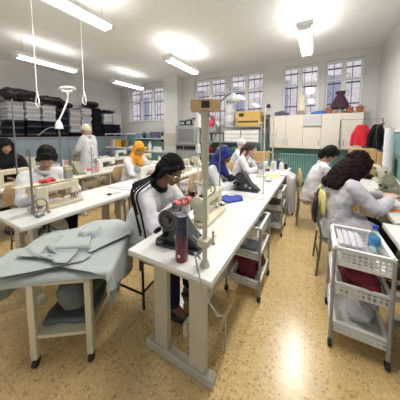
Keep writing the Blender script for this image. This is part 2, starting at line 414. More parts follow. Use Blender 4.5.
for A, B in zip(rings, rings[1:]):
    for k in range(seg): dr.bm.faces.new((A[k], A[(k + 1) % seg], B[(k + 1) % seg], B[k]))
o = dr.obj('dress', plum, t); sm = o.modifiers.new('s', 'SOLIDIFY'); sm.thickness = .006

def pot(x, lab, leaves):
    t = thing('plant_pot', lab, 'plant pot', (x, 6.2, 2.02), 0)
    MB().lathe([(.0, 0), (.055, 0), (.078, .12), (.088, .12), (.088, .145), (.076, .145), (.07, .11), (0, .11)], seg=20).obj('pot', terra, t)
    l = MB()
    for k in range(leaves):
        a = random.random() * 6.28; q = .03 + .04 * random.random()
        l.tube([(q * .4 * math.cos(a), q * .4 * math.sin(a), .10), (q * math.cos(a), q * math.sin(a), .16 + .05 * random.random())], [.008, .002], 5)
    l.obj('leaves', leaf, t)
pot(.31, 'terracotta pot left of the plum dressed form on the cupboards', 5)
pot(.73, 'terracotta pot just right of the plum dressed form', 6)
pot(.93, 'terracotta pot at the right end of the cupboards', 12)
b = MB(); b.ell((0, 0, .04), (.15, .09, .05)); b.ell((.1, .02, .05), (.10, .07, .045)); b.ell((-.1, 0, .03), (.1, .07, .035)); b.box((0, 0, .006), (.3, .16, .012))
o = remesh(b, 'folded_garment', blue_cloth if False else mat('mid_blue_cloth', (.08, .2, .5), .8, bump=.3), None, .008, 2, .01, .05); o.location = (.08, 6.2, 2.025); tag(o, 'crumpled blue garment lying on the cupboards between two windows', 'garment')
b = MB(); b.ell((0, 0, .06), (.13, .09, .07)); b.ell((-.12, 0, .05), (.08, .07, .06)); b.ell((.13, 0, .04), (.09, .07, .045)); b.box((0, 0, .006), (.3, .14, .012))
o = remesh(b, 'fabric_bundle', mat('purple_grey_cloth', (.12, .10, .15), .85, bump=.3), None, .008, 2, .015, .05); o.location = (-.84, 6.2, 2.025); tag(o, 'purple grey fabric bundle on the left end of the cupboards', 'fabric')

# little desk lamp standing on a bracket left of the cupboards
t = thing('desk_lamp', 'black shaded desk lamp on a bracket left of the cupboards', 'lamp', (-1.16, 6.05, 2.03))
MB().b2((-.2, -.06, -.012), (.03, .35, 0)).obj('bracket_shelf', dsteel, t)
MB().cyl((0, 0, 0), (0, 0, .02), .06).obj('base', black, t); MB().tube(catmull([(0, 0, .01), (-.05, 0, .12), (.05, 0, .26), (.0, -.03, .33)]), .007).obj('arm', steel, t)
MB().lathe([(.07, 0), (.055, .06), (.02, .1), (0, .1)], (-.0, -.04, .22), 20).obj('shade', black, t)

# white cable reel hung on the rack side, thin curved arm
t = thing('wall_hook', 'curved black hook arm on the wall left of the cupboards', 'hook', (-1.3, 6.444, 1.75))
MB().tube(catmull([(0, 0, 0), (.02, -.2, .12), (.10, -.32, .16), (.18, -.33, .06)]), .012).obj('arm', black, t); MB().b2((-.03, -.012, -.05), (.03, 0, .05)).obj('plate', dsteel, t)

# ------------------------------------------------------------------ grey rack before the window with goods
rk = thing('steel_rack', 'grey steel rack under the middle window loaded with boxes and trays', 'rack', (-2.27, 6.0, 0))
for z in (.3, .85, 1.25, 1.70): MB().b2((-1.0, -.22, z), (1.0, .22, z + .035)).obj('shelf', grey_m, rk, bevel=.003)
for sx in (-.99, .99):
    for sy in (-.21, .21): MB().b2((sx - .02, sy - .02, 0), (sx + .02, sy + .02, 1.78)).obj('upright', grey_m, rk)
t = thing('cardboard_box', 'big yellow brown cardboard box on top of the grey rack', 'box', (-1.68, 5.98, 1.736), 0.03)
MB().b2((-.34, -.2, 0), (.34, .2, .42)).obj('carton', card_y, t, bevel=.006)
MB().b2((-.30, -.204, .10), (.30, -.2005, .15)).obj('dark_band', mat('brown_print', (.1, .05, .02), .7), t)
MB().b2((-.26, -.204, .27), (-.12, -.2005, .37)).obj('printed_mark', mat('black_print', (.03, .02, .01), .7), t)
MB().b2((-.34, -.03, .4205), (.34, .03, .4225)).obj('tape', mat('brown_tape', (.4, .27, .12), .3), t)
# white bulky sack
b = MB(); b.ell((0, 0, .2), (.17, .13, .22)); b.ell((.02, 0, .45), (.15, .12, .25)); b.ell((-.02, 0, .68), (.09, .09, .17)); b.box((0, 0, .01), (.2, .16, .02))
o = remesh(b, 'plastic_sack', white_cloth, None, .015, 2, .05, .1); o.location = (-2.28, 5.98, 1.738); tag(o, 'tall white plastic sack on the grey rack beside the yellow box', 'sack')
b = MB(); b.ell((0, 0, .12), (.1, .1, .13)); b.ell((.06, 0, .22), (.06, .08, .16)); b.box((0, 0, .01), (.14, .12, .02))
o = remesh(b, 'cloth_bundle', mat('cerise_cloth', (.7, .05, .12), .8, bump=.3), None, .012, 2, .03, .08); o.location = (-2.93, 5.98, 1.738); tag(o, 'bright pink red cloth bundle on the top of the grey rack', 'cloth')
b = MB(); b.ell((0, 0, .08), (.15, .1, .09)); b.box((0, 0, .01), (.22, .12, .02))
o = remesh(b, 'cloth_bundle', white_cloth, None, .012, 2, .03, .08); o.location = (-2.66, 5.95, 1.738); tag(o, 'small white cloth heap on the rack between pink bundle and sack', 'cloth')
labs = ['lower left', 'lower right', 'upper left', 'upper right', 'topmost left', 'topmost right']
k = 0
for z in (0, 1, 2):
    for x in (-2.15, -1.62):
        t = thing('flat_box', 'long flat white box, ' + labs[k] + ' of the stack under the rack top', 'box', (x, 5.95, 1.287 + z * .115), 0, 'flat white boxes on the rack')
        MB().b2((-.25, -.16, 0), (.25, .16, .085)).obj('body', wplast, t, bevel=.004); MB().b2((-.256, -.166, .085), (.256, .166, .112)).obj('lid', white_cloth, t, bevel=.004); k += 1
for i, (x, c, lb) in enumerate([(-3.05, grey_m, 'dark grey crate at the left on the middle rack shelf'), (-2.62, gplast, 'grey crate second from left on the middle rack shelf')]):
    t = thing('storage_crate', lb, 'crate', (x, 5.95, 1.287))
    b = MB(); b.b2((-.17, -.16, 0), (.17, .16, .01))
    for sy in (-1, 1): b.b2((-.17, sy * .16 - .005, 0), (.17, sy * .16 + .005, .25))
    for sx in (-1, 1): b.b2((sx * .17 - .005, -.16, 0), (sx * .17 + .005, .16, .25))
    b.obj('crate_shell', c, t); MB().b2((-.182, -.172, .23), (.182, .172, .252)).obj('rim', black, t)
for i, (x, mm, lb, sc) in enumerate([(-3.0, maroon, 'dark red fabric heap at the left on the rack lower shelf', 1), (-2.5, yelp, 'pale yellow fabric heap on the rack lower shelf', 1), (-2.1, mat('bottle_green_cloth', (.03, .12, .08), .85), 'dark green fabric heap on the rack lower shelf', .9), (-1.62, white_cloth, 'white fabric heap at the right on the rack lower shelf', 1)]):
    b = MB(); b.ell((0, 0, .13), (.19 * sc, .16, .14)); b.ell((.05, 0, .2), (.12, .12, .09)); b.box((0, 0, .01), (.3, .24, .02))
    o = remesh(b, 'fabric_heap', mm, None, .014, 2, .04, .08); o.location = (x, 5.95, .889); tag(o, lb, 'fabric')

# dark grey metal cabinet with a window, black boxes on top
t = thing('metal_cabinet', 'dark grey metal cabinet with a glazed door beside the pillar', 'cabinet', (-3.74, 5.95, 0))
MB().b2((-.42, -.25, 0), (.42, .25, 1.80)).obj('body', grey_m, t, bevel=.008)
d = MB(); d.b2((-.38, -.27, 1.18), (.38, -.252, 1.24)); d.b2((-.38, -.27, 1.68), (.38, -.252, 1.74)); d.b2((-.38, -.27, 1.24), (-.31, -.252, 1.68)); d.b2((.31, -.27, 1.24), (.38, -.252, 1.68)); d = d.obj('door', gplast, t)
MB().b2((-.31, -.262, 1.24), (.31, -.256, 1.68)).obj('pane', mat('smoky_glass', (.2, .21, .22), .15), d)
MB().b2((-.38, -.27, 1.0), (.38, -.252, 1.12)).obj('drawer', black, t); MB().b2((-.38, -.27, .1), (.38, -.252, .92)).obj('lower_door', gplast, t, bevel=.004)
for i, (x, w_, h_) in enumerate([(-3.98, .22, .17), (-3.72, .2, .2), (-3.5, .16, .24)]):
    t = thing('black_box', 'black box on the dark grey cabinet, ' + ['left one', 'middle one', 'right tallest one'][i], 'box', (x, 5.95, 1.801))
    MB().b2((-w_ / 2, -.12, 0), (w_ / 2, .12, h_)).obj('case', black, t, bevel=.006); MB().b2((-w_ / 2 + .02, -.124, .04), (w_ / 2 - .02, -.1205, h_ - .05)).obj('face_plate', gplast, t)

# shelf on the left part of the back wall with plants and a framed box
t = thing('wall_shelf', 'long pale shelf on the teal back wall left of the pillar', 'shelf', (-5.9, 6.3, 1.31))
MB().b2((-.85, -.14, 0), (.85, .144, .03)).obj('board', frame_w, t, bevel=.003)
for x in (-.6, .6): MB().prism([(-.10, 0), (.14, 0), (.14, -.16)], x - .012, x + .012, 'x').obj('bracket', dsteel, t)
t = thing('picture_box', 'purple patterned box standing on the pale wall shelf', 'box', (-5.62, 6.3, 1.341))
MB().b2((-.2, -.05, 0), (.2, .05, .26)).obj('case', mat('purple_print', (.16, .12, .24), .6, var=.6, scale=18), t, bevel=.003); MB().b2((-.215, -.058, -.0), (-.2, .058, .26)).obj('edge', black, t)
def shelf_plant(x, lab, big):
    t = thing('potted_plant', lab, 'plant', (x, 6.28, 1.341))
    MB().lathe([(0, 0), (.05, 0), (.065, .1), (.06, .1), (0, .09)]).obj('pot', black if big else wplast, t)
    l = MB()
    for k in range(26):
        a = random.random() * 6.28; e = random.uniform(.1, 1.3); rr = random.uniform(.08, .17)
        c = V((rr * math.cos(a) * math.cos(e) * .8, rr * .5 * math.sin(a) * math.cos(e), .12 + rr * math.sin(e)))
        l.tube([(0, 0, .08), c * .7 + V((0, 0, .03)), c], .003, 4)
        l.ell(c, (.03, .008, .02), Euler((random.random() * 3, random.random() * 3, a)).to_matrix(), 1)
    l.obj('leaves', leaf, t)
shelf_plant(-6.2, 'leafy dark potted plant at the left on the wall shelf', True)
shelf_plant(-5.2, 'small potted plant at the right end of the wall shelf', False)

# ------------------------------------------------------------------ fabric shelf along the left wall
fs = thing('fabric_shelf', 'blue grey shelf unit along the left wall holding folded fabric', 'shelf', (-7.4, 4.1, 0))
MB().b2((-.33, -1.95, 1.38), (.33, 1.95, 1.42)).obj('shelf_board', grey_m, fs, bevel=.004)
for k in range(5):
    y = -1.95 + 3.9 * k / 5
    dd = MB().b2((.28, y + .01, .08), (.30, y + .77, 1.37)).obj('door', blue_m, fs, bevel=.004)
    MB().b2((.30, y + .68, .7), (.318, y + .7, .82)).obj('handle', dsteel, dd)
MB().b2((-.33, -1.94, .0), (.279, 1.94, 1.379)).obj('body', blue_m, fs)
MB().b2((-.33, -1.94, 1.9), (-.31, 1.94, 2.45)).obj('back_panel', grey_m, fs)
for y in (-1.94, -.83, -.45, .5, 1.93):
    MB().b2((-.32, y - .015, 1.42), (-.29, y + .015, 2.6)).obj('upright', grey_m, fs)

def folded(m, seed):
    rnd = random.Random(seed); b = MB(); n = 14; L = .27; W_ = .175
    lay = 2
    for q in range(lay):
        z0 = .001 + q * .023; pr = []
        sx = rnd.uniform(-.008, .008); w_ = W_ + rnd.uniform(-.008, .005)
        for k in range(7): a = -PI / 2 + PI * k / 6; pr.append((L + sx + .010 * math.cos(a), z0 + .011 + .0105 * math.sin(a)))
        pr += [(-L + sx, z0 + .022), (-L + sx, z0)]
        b.prism(pr, -w_, w_, 'y')
    return b.obj('folded_cloth', m)
CL = {k: [folded(m, i * 7 + ord(k) % 5) for i in range(2)] for k, m in dict(w=white_cloth, g=lt_cloth, d=dark_cloth, n=navy_cloth, m=mat('slate_cloth', (.06, .065, .08), .8, bump=.3)).items()}
used = set()
ORD = 'first second third fourth fifth sixth seventh eighth ninth tenth eleventh twelfth thirteenth fourteenth fifteenth sixteenth seventeenth eighteenth nineteenth twentieth twenty-first twenty-second twenty-third twenty-fourth'.split()
def stack(y, z0, z1, kinds, lab, grp, dy=0.0):
    z = z0; i = 0
    while z + .047 < z1:
        kk = kinds[i % len(kinds)]; src = random.choice(CL[kk])
        o = src if src.name not in used else src.copy()
        if src.name in used: col.objects.link(o)
        used.add(src.name)
        o.location = (-7.37 + random.uniform(-.03, .03), y + random.uniform(-.018, .018), z)
        o.rotation_euler = (0, 0, random.uniform(-.06, .06))
        tag(o, lab.replace('folded cloth', 'folded cloth, ' + ORD[i] + ' from the bottom,', 1).replace('tall ', ''), 'folded cloth', grp); z += .0478; i += 1
    return z
A = 1.421
tops = {}
zz = stack(2.42, A, 1.93, 'dmnd', 'black folded cloth in the stack under the leftmost white stack', 'black cloths, first lower stack')
stack(2.42, zz, 2.42, 'wgwgg', 'white folded cloth in the leftmost upper stack by the wall', 'white cloths, first upper stack')
zz = stack(2.82, A, 1.92, 'dmndd', 'black folded cloth in the second lower stack from the left', 'black cloths, second lower stack')
stack(2.82, zz, 2.46, 'wgwwg', 'white folded cloth in the second upper stack from the left', 'white cloths, second upper stack')
zz = stack(3.22, A, 1.90, 'dnmn', 'black folded cloth in the third lower stack from the left', 'black cloths, third lower stack')
stack(3.22, zz, 2.38, 'wwgwg', 'white folded cloth in the third upper stack from the left', 'white cloths, third upper stack')
stack(3.62, A, 2.36, 'ddmdn', 'black folded cloth in the tall dark stack left of the lamp neck', 'black cloths, tall left stack')
zz = stack(4.01, A, 1.58, 'd', 'black folded cloth at the foot of the tall pale stack', 'black cloths under the tall pale stack')
stack(4.01, zz, 2.33, 'gwgg', 'pale grey folded cloth in the tall stack behind the lamp neck', 'pale cloths, tall stack')
stack(4.40, A, 2.44, 'gwgw', 'off-white folded cloth in the tall stack above the standing worker', 'white cloths above the standing worker')
stack(4.81, A, 2.50, 'ddnd', 'black folded cloth in the tall dark stack right of the standing worker', 'black cloths, tall right stack')
zz = stack(5.25, A, 1.93, 'nnd', 'navy folded cloth in the lower stack near the back corner', 'navy cloths, last but one stack')
stack(5.25, zz, 2.32, 'wgww', 'white folded cloth in the upper stack near the back corner', 'white cloths, last but one stack')
zz = stack(5.66, A, 1.93, 'nnn', 'navy folded cloth in the rightmost lower stack of the shelf', 'navy cloths, last stack')
stack(5.66, zz, 2.36, 'wwww', 'white folded cloth in the rightmost upper stack of the shelf', 'white cloths, last stack')
def bag(y, z, rx, ry, rz, lab, m=None, seed=0):
    rnd = random.Random(seed); b = MB()
    for k in range(7): b.ell((rnd.uniform(-.1, .1), rnd.uniform(-ry * .6, ry * .6), rz * rnd.uniform(.7, 1.1)), (rx * rnd.uniform(.6, .9), ry * rnd.uniform(.35, .6), rz * rnd.uniform(.6, .95)), sub=2)
    b.ell((0, 0, rz), (rx, ry, rz * .85)); b.box((0, 0, .02), (rx * 1.2, ry * 1.3, .04))
    o = remesh(b, 'plastic_bag', m or mat('black_film', (.012, .012, .015), .35), None, .02, 1, .06, .12)
    o.location = (-7.34, y, z + .012); tag(o, lab, 'bag')
bag(2.62, 2.46, .33, .44, .17, 'glossy black bag on top of the leftmost fabric stacks', seed=1)
bag(3.30, 2.40, .30, .46, .15, 'black bag heaped on the third fabric stack from the left', seed=2)
bag(3.80, 2.375, .28, .22, .09, 'small black bag on the tall pale fabric stack', seed=3)
bag(4.74, 2.50, .28, .26, .11, 'black bag on top of the dark stack by the standing worker', seed=4)
bag(5.35, 2.345, .28, .30, .06, 'flat black bag over the white stacks near the back corner', seed=6)

# ------------------------------------------------------------------ sewing tables
def make_table(L, W_=.6):
    t = thing('sewing_table', '', 'table')
    MB().b2((-W_ / 2, -L / 2, .732), (W_ / 2, L / 2, .76)).obj('tabletop', table_m, t, bevel=.004)
    MB().b2((-W_ / 2 - .001, -L / 2 - .001, .722), (W_ / 2 + .001, L / 2 + .001, .7325)).obj('edge_band', edge_m, t)
    for s in (-1, 1):
        y = s * (L / 2 - .13)
        MB().b2((-.26, y - .03, .0), (.26, y + .03, .06)).obj('foot', leg_m, t, bevel=.006)
        for x in (-.13, .15): MB().b2((x - .055, y - .022, .06), (x + .055, y + .022, .70)).obj('leg', leg_m, t, bevel=.006)
        MB().b2((-.26, y - .03, .69), (.26, y + .03, .722)).obj('support_beam', leg_m, t, bevel=.004)
    MB().b2((.02, -L / 2 + .15, .18), (.05, L / 2 - .15, .27)).obj('cross_rail', leg_m, t, bevel=.005)
    mo = MB(); mo.cyl((.09, -.42, .56), (.09, -.17, .56), .085); mo.cyl((.09, -.46, .56), (.09, -.42, .56), .06); mo.b2((.03, -.38, .6), (.15, -.2, .722)); mo = mo.obj('motor', leg_m, t, bevel=.006)
    MB().cyl((.09, -.485, .56), (.09, -.46, .56), .045).obj('pulley', steel, mo)
    MB().tube([(.09, -.475, .60), (.02, -.475, .70), (0, -.475, .72)], .006).obj('belt', blackrub, t)
    MB().box((-.1, .05, .11), (.24, .26, .025), (0, R(-14), 0)).obj('pedal', dsteel, t, bevel=.005)
    MB().cyl((-.05, .05, .12), (.06, -.2, .55), .006).obj('pedal_rod', steel, t)
    return t
T134 = make_table(1.33); T12 = make_table(1.18)
tb_used = set()
def table(proto, x, y, lab, grp):
    o = proto if proto.name not in tb_used else dup(proto, (x, y, 0)); tb_used.add(proto.name)
    o.location = (x, y, 0); o['label'] = lab; o['group'] = grp; return o
table(T134, -.72, 1.53, 'nearest white sewing table of the middle row, with the blue and red flask', 'middle row tables')
table(T134, -.72, 2.87, 'second white table of the middle row, with the folded blue cloth', 'middle row tables')
table(T134, -.72, 4.21, 'far white table of the middle row, full of thread cones', 'middle row tables')
table(T12, -2.3, 1.25, 'nearest white table of the left row, under the big cream machine', 'left row tables')
table(T12, -2.3, 2.44, 'second white table of the left row, in front of the mustard headscarf', 'left row tables')
table(T12, -2.3, 3.63, 'far white table of the left row behind the braided woman', 'left row tables')
for i, y in enumerate((1.4, 2.6, 3.8)):
    table(T12, -3.85, y, 'white table of the second row from the left, ' + ['nearest', 'middle', 'farthest'][i] + ' one', 'second row tables')
for i, y in enumerate((2.2, 3.4, 4.6)):
    table(T12, -5.4, y, 'white table of the row before the fabric shelf, ' + ['nearest', 'middle', 'farthest'][i] + ' one', 'shelf row tables')
table(T12, .83, 1.6, 'white table at the right edge beside the basket cart', 'right row tables')
table(T12, .93, 2.84, 'white table where the long haired woman works', 'right row tables')
table(T12, .93, 4.03, 'far right white table before the cardboard boxes', 'right row tables')

# ------------------------------------------------------------------ sewing machines
def make_lockstitch(m, wheel=None):
    t = thing('sewing_machine', '', 'sewing machine')
    b = MB(); b.b2((-.09, -.24, 0), (.09, .24, .045)); b.obj('bed', m, t, bevel=.008)
    b = MB(); b.b2((-.055, -.21, .04), (.055, -.09, .30)); b.b2((-.05, -.21, .20), (.05, .16, .30)); b.obj('arm', m, t, bevel=.02)
    b = MB(); b.b2((-.045, .13, .13), (.05, .22, .305)); b.obj('head', m, t, bevel=.014)
    MB().lathe([(0, 0), (.06, 0), (.072, .012), (.072, .03), (.05, .034), (.03, .05), (0, .05)], (0, -.212, .25), 28, Matrix.Rotation(R(90), 3, 'X')).obj('handwheel', wheel or m, t)
    b = MB(); b.cyl((0, .175, .05), (0, .175, .15), .006); b.b2((-.012, .165, .045), (.012, .205, .055)); b.cyl((.018, .19, .055), (.018, .19, .15), .004); b.obj('needle_bar', steel, t)
    b = MB(); b.cyl((-.06, .15, .2), (-.045, .15, .2), .018); b.cyl((-.06, .1, .24), (-.05, .1, .24), .012); b.obj('tension_disc', steel, t)
    b = MB(); b.cyl((0, .05, .3), (0, .05, .34), .006); b.cyl((0, -.12, .3), (0, -.12, .33), .014); b.cyl((.02, .0, .3), (.02, .0, .32), .008); b.obj('thread_guide', steel, t)
    MB().b2((-.065, -.19, .1), (-.0555, -.11, .19)).obj('stitch_dial', dsteel, t, bevel=.003)
    b = MB(); b.b2((-.0565, -.04, .235), (-.0505, .09, .265)); b.obj('name_plate', black, t)
    return t
def make_overlock(m):
    t = thing('overlock_machine', '', 'sewing machine')
    MB().b2((-.19, -.11, 0), (.22, .11, .022)).obj('base_plate', m, t, bevel=.004)
    MB().prism([(-.15, .02), (.20, .02), (.20, .05), (.09, .13), (.00, .27), (-.05, .30), (-.12, .30), (-.15, .26)], -.07, .09, 'y').obj('body', m, t, bevel=.012)
    MB().lathe([(0, 0), (.04, 0), (.085, .006), (.088, .03), (.07, .034), (.06, .022), (.035, .022), (.03, .045), (0, .045)], (-.07, -.075, .235), 32, Matrix.Rotation(R(90), 3, 'X')).obj('handwheel', mat('dark_wheel', (.05, .052, .055), .35) if m is mach_d else m, t)
    for i, (x, z) in enumerate([(-.15, .06), (-.10, .10), (-.17, .13)]):
        k = MB(); k.cyl((x, -.07, z), (x, -.125, z), .02); k.cyl((x, -.125, z), (x, -.14, z), .012); k.obj('knob', black if i else dsteel, t)
    b = MB(); b.cyl((.02, -.07, .1), (.02, -.09, .1), .03); b.cyl((.09, -.07, .07), (.09, -.085, .07), .022); b.obj('looper_cover', steel, t)
    b = MB(); b.tube([(.16, -.05, .05), (.2, -.06, .10), (.15, -.07, .14)], .005); b.cyl((.17, 0, .05), (.17, 0, .13), .005); b.obj('needle_bar', steel, t)
    MB().cyl((-.08, .02, .29), (-.08, .02, .35), .018).obj('tension_post', dsteel, t); MB().cyl((-.02, .04, .26), (-.02, .04, .32), .01).obj('tension_post', dsteel, t)
    return t
LK = {'cream': make_lockstitch(mach_m), 'white': make_lockstitch(mach_w, gplast), 'olive': make_lockstitch(mach_o)}
OV = {'dark': make_overlock(mach_d), 'olive': make_overlock(mach_o), 'cream': make_overlock(mach_m)}
ms_used = set()
def machine(proto, x, y, rz, lab, z=.761):
    o = proto if proto.name not in ms_used else dup(proto, (x, y, z)); ms_used.add(proto.name)
    o.location = (x, y, z); o.rotation_euler = (0, 0, R(rz)); o['label'] = lab; o.scale = (.78, .8, .78) if 'overlock' in o.name else (.9, .95, .78); return o
machine(OV['dark'], -.76, 1.09, 4, 'charcoal overlock machine with large wheel beside the blue and red flask')
machine(LK['cream'], -.79, 1.57, 2, 'cream sewing machine in front of the woman with braids')
machine(OV['dark'], -.76, 2.60, 0, 'charcoal overlock machine used by the woman in the royal blue headscarf')
machine(LK['white'], -.78, 3.75, 0, 'white sewing machine on the far middle table before the dark haired woman')
machine(LK['cream'], -2.33, 1.08, -2, 'large cream sewing machine before the woman bent over the left table')
machine(LK['white'], -2.33, 2.42, 0, 'white sewing machine with grey wheel before the mustard headscarf')
machine(LK['cream'], -2.28, 3.35, 0, 'cream sewing machine on the far left row table behind the braids')
machine(OV['cream'], -2.28, 3.95, 0, 'cream overlock machine at the end of the left row')
machine(LK['cream'], -3.85, 1.2, 0, 'cream sewing machine at the left edge before the black veil')
machine(OV['olive'], -3.85, 2.15, 0, 'olive overlock machine on the second row behind the bent woman')
machine(LK['white'], -3.85, 2.75, 0, 'white sewing machine on the second row near the mustard headscarf')
machine(LK['cream'], -3.85, 3.9, 0, 'cream sewing machine at the far end of the second row')
machine(LK['cream'], -5.4, 2.2, 0, 'cream sewing machine on the shelf row, nearest one')
machine(LK['olive'], -5.4, 3.15, 0, 'olive sewing machine on the shelf row left of the standing worker')
machine(LK['white'], -5.4, 4.4, 0, 'white sewing machine at the far end of the shelf row')
machine(OV['olive'], .88, 3.38, 0, 'olive overlock machine behind the hands of the long haired woman')
machine(LK['cream'], .99, 2.72, -4, 'cream sewing machine at the right edge before the long haired woman')
machine(LK['cream'], .93, 4.2, 0, 'cream sewing machine on the far right table before the boxes')

# ------------------------------------------------------------------ thread cones, poles
def cone(x, y, c, lab, z=.761, s=1.0, grp=None):
    t = thing('thread_cone', lab, 'thread cone', (x, y, z), 0, grp)
    MB().lathe([(0, 0), (.032 * s, 0), (.034 * s, .01 * s), (.026 * s, .10 * s), (.02 * s, .105 * s), (0, .105 * s)], seg=18).obj('thread', THREADS[c], t)
    MB().cyl((0, 0, .10 * s), (0, 0, .125 * s), .012 * s, .010 * s, 12).obj('core', wood, t)
    return t
cone(-.823, 4.19, 'blue', 'dark blue thread cone on the far middle table', s=2.1)
cone(-.93, 4.12, 'olive', 'olive thread cone left of the dark blue cone', s=1.7)
cone(-.70, 4.35, 'white', 'white thread cone right of the dark blue cone', s=1.8)
cone(-.62, 4.55, 'blue', 'blue thread cone behind the white one at the far table end', s=1.8)
cone(-.55, 4.35, 'white', 'white thread cone nearest the aisle on the far middle table', s=1.6)
cone(-.50, 4.62, 'black', 'black thread cone at the far aisle corner of the middle row', s=1.1)
cone(-.78, 4.62, 'cream', 'cream thread cone at the far end of the middle row', s=1.2)
cone(-.90, 4.45, 'pink', 'pink thread cone at the far operator side of the middle row', s=1.1)
cone(-2.12, 2.98, 'white', 'white thread cone on the left row behind the braided hair')
cone(-2.48, 3.02, 'cream', 'cream thread cone on the second left row table end')
cone(-2.1, 4.15, 'white', 'white thread cone at the far end of the left row')
cone(-2.42, 2.78, 'white', 'white thread cone right of the white machine with grey wheel')
for i, (x, y, c, lab) in enumerate([(-3.65, 1.75, 'white', 'white thread cone behind the bent woman on the second row'), (-3.66, 2.42, 'pink', 'pink thread cone on the second row right of the bent woman'), (-3.7, 2.50, 'white', 'white thread cone beside the pink one on the second row'), (-3.68, 3.2, 'white', 'white thread cone on the middle of the second row'), (-3.7, 4.3, 'cream', 'cream thread cone at the end of the second row'), (-5.25, 2.6, 'white', 'white thread cone on the shelf row near the black veil'), (-5.2, 3.55, 'white', 'white thread cone on the shelf row by the standing worker'), (-5.3, 4.85, 'cream', 'cream thread cone at the end of the shelf row')]):
    cone(x, y, c, lab, s=1.25)
cone(1.02, 3.12, 'white', 'white thread cone on the right table by the wall', s=1.4)
cone(1.10, 3.55, 'white', 'white thread cone by the right wall near the olive machine', s=1.6)
cone(.78, 4.45, 'red', 'red thread cone on the far right table', s=1.2)

def stand_pole(x, y, z1, r, lab, m=steel, arms=(), group=None, cones=()):
    t = thing('thread_stand', lab, 'thread stand', (x, y, .761), 0)
    MB().cyl((0, 0, 0), (0, 0, .03), r * 2.2, r * 1.5).obj('foot', m, t)
    MB().cyl((0, 0, .02), (0, 0, z1 - .761), r).obj('pole', m, t)
    for (h, dx, dy) in arms:
        a = MB().cyl((0, 0, h - .761), (dx, dy, h - .761), r * .6); a.cyl((dx, dy, h - .761 - .02), (dx, dy, h - .761 + .05), r * .5); a.obj('arm', m, t)
    return t
beige = mat('beige_tube', (.50, .47, .38), .45)
st = stand_pole(-.51, .965, 1.32, .0135, 'thick beige thread stand at the near corner of the middle table', beige, [(1.22, -.1, .05)])
MB().cyl((0, 0, .50), (0, 0, .86), .020).obj('sleeve', beige, st)
MB().b2((-.03, -.035, .12), (.03, .035, .16)).obj('clamp', beige, st, bevel=.004)
MB().tube(catmull([(.02, 0, .85), (.06, .02, .75), (-.03, .03, .6), (.05, .02, .45), (.02, 0, .4)]), .005).obj('cable', gplast, st)
t = thing('wooden_tray', 'wooden spool tray on top of the thick beige stand', 'tray', (-.51, .965, 1.622), R(29))
b = MB(); b.b2((-.075, -.06, 0), (.075, .06, .012)); b.b2((-.075, -.06, .012), (.075, -.05, .055)); b.b2((-.075, .05, .012), (.075, .06, .055)); b.b2((-.075, -.05, .012), (-.065, .05, .055)); b.b2((.065, -.05, .012), (.075, .05, .055))
b.obj('box', wood, t, bevel=.002); MB().b2((-.02, -.063, .01), (.02, -.0605, .045)).obj('dark_handle_hole', black, t)
st = stand_pole(-.93, 1.62, 1.74, .006, 'thin white thread stand rising behind the thick beige one', wplast, [(1.30, .05, 0), (1.55, -.04, 0)])
cone_h = thing('thread_cone', 'white thread cone hung high on the thin white stand', 'thread cone', (-.93, 1.62, 1.56)); MB().lathe([(.0075, 0), (.03, 0), (.022, .12), (.0075, .12)], seg=16).obj('thread', THREADS['white'], cone_h)
cone_h = thing('thread_cone', 'white thread cone low on the thin white stand', 'thread cone', (-.93, 1.62, 1.33)); MB().lathe([(.0075, 0), (.026, 0), (.02, .08), (.0075, .08)], seg=16).obj('thread', THREADS['white'], cone_h)
st = stand_pole(-.93, 2.12, 1.95, .007, 'dark thin thread stand carrying the grey desk lamp', dsteel, [(1.60, .05, 0)])
t = thing('clamp_lamp', 'grey domed lamp on a curved arm above the blue headscarf', 'lamp', (-.93, 2.12, 1.86))
MB().tube(catmull([(.0, 0, 0), (.03, .01, .03), (.07, .04, .075), (.11, .07, .09)]), .007).obj('arm', black, t)
MB().lathe([(.075, 0), (.078, .015), (.065, .055), (.035, .08), (.02, .11), (0, .11)], (.12, .08, -.01), 28).obj('shade', gplast, t)
MB().lathe([(.0, .0), (.068, .0), (.06, .012), (0, .02)], (.12, .08, -.015), 24).obj('diffuser', wplast, t)
stand_pole(-.527, 2.54, 1.86, .007, 'thin cream thread stand beside the folded blue cloth', mat('cream_tube', (.62, .58, .5), .4), [(1.64, -.07, .0)])
stand_pole(-.75, 4.5, 1.95, .011, 'cream thread stand with dark rings at the far end of the middle row', beige, [(1.75, -.08, 0), (1.5, .06, 0)])
stand_pole(-2.252, .843, 1.36, .009, 'grey steel thread stand before the woman bent at the left table', dsteel, [(1.32, -.05, .0)])
stand_pole(-3.62, 1.20, 1.98, .009, 'tall grey pole standing on the second row at the left edge', dsteel, [(1.2, .06, 0)])
stand_pole(-2.5, 1.33, 1.35, .007, 'short steel thread stand at the far end of the large cream machine', dsteel)
for i, (x, y) in enumerate([(-3.62, 2.3), (-3.62, 3.35), (-5.2, 2.9), (-5.2, 3.95), (-2.12, 3.15), (1.1, 2.55), (1.12, 4.3)]):
    stand_pole(x, y, [1.25, 1.3, 1.3, 1.35, 1.3, 1.2, 1.4][i], .007, ['steel thread stand on the second row behind the bent woman', 'steel thread stand on the far part of the second row', 'steel thread stand on the shelf row left of the standing worker', 'steel thread stand on the shelf row right of the standing worker', 'steel thread stand behind the braided woman on the left row', 'steel thread stand at the right edge of the photo', 'steel thread stand on the far right table'][i], steel, [(1.1, .06, 0), (1.15, -.06, 0)])

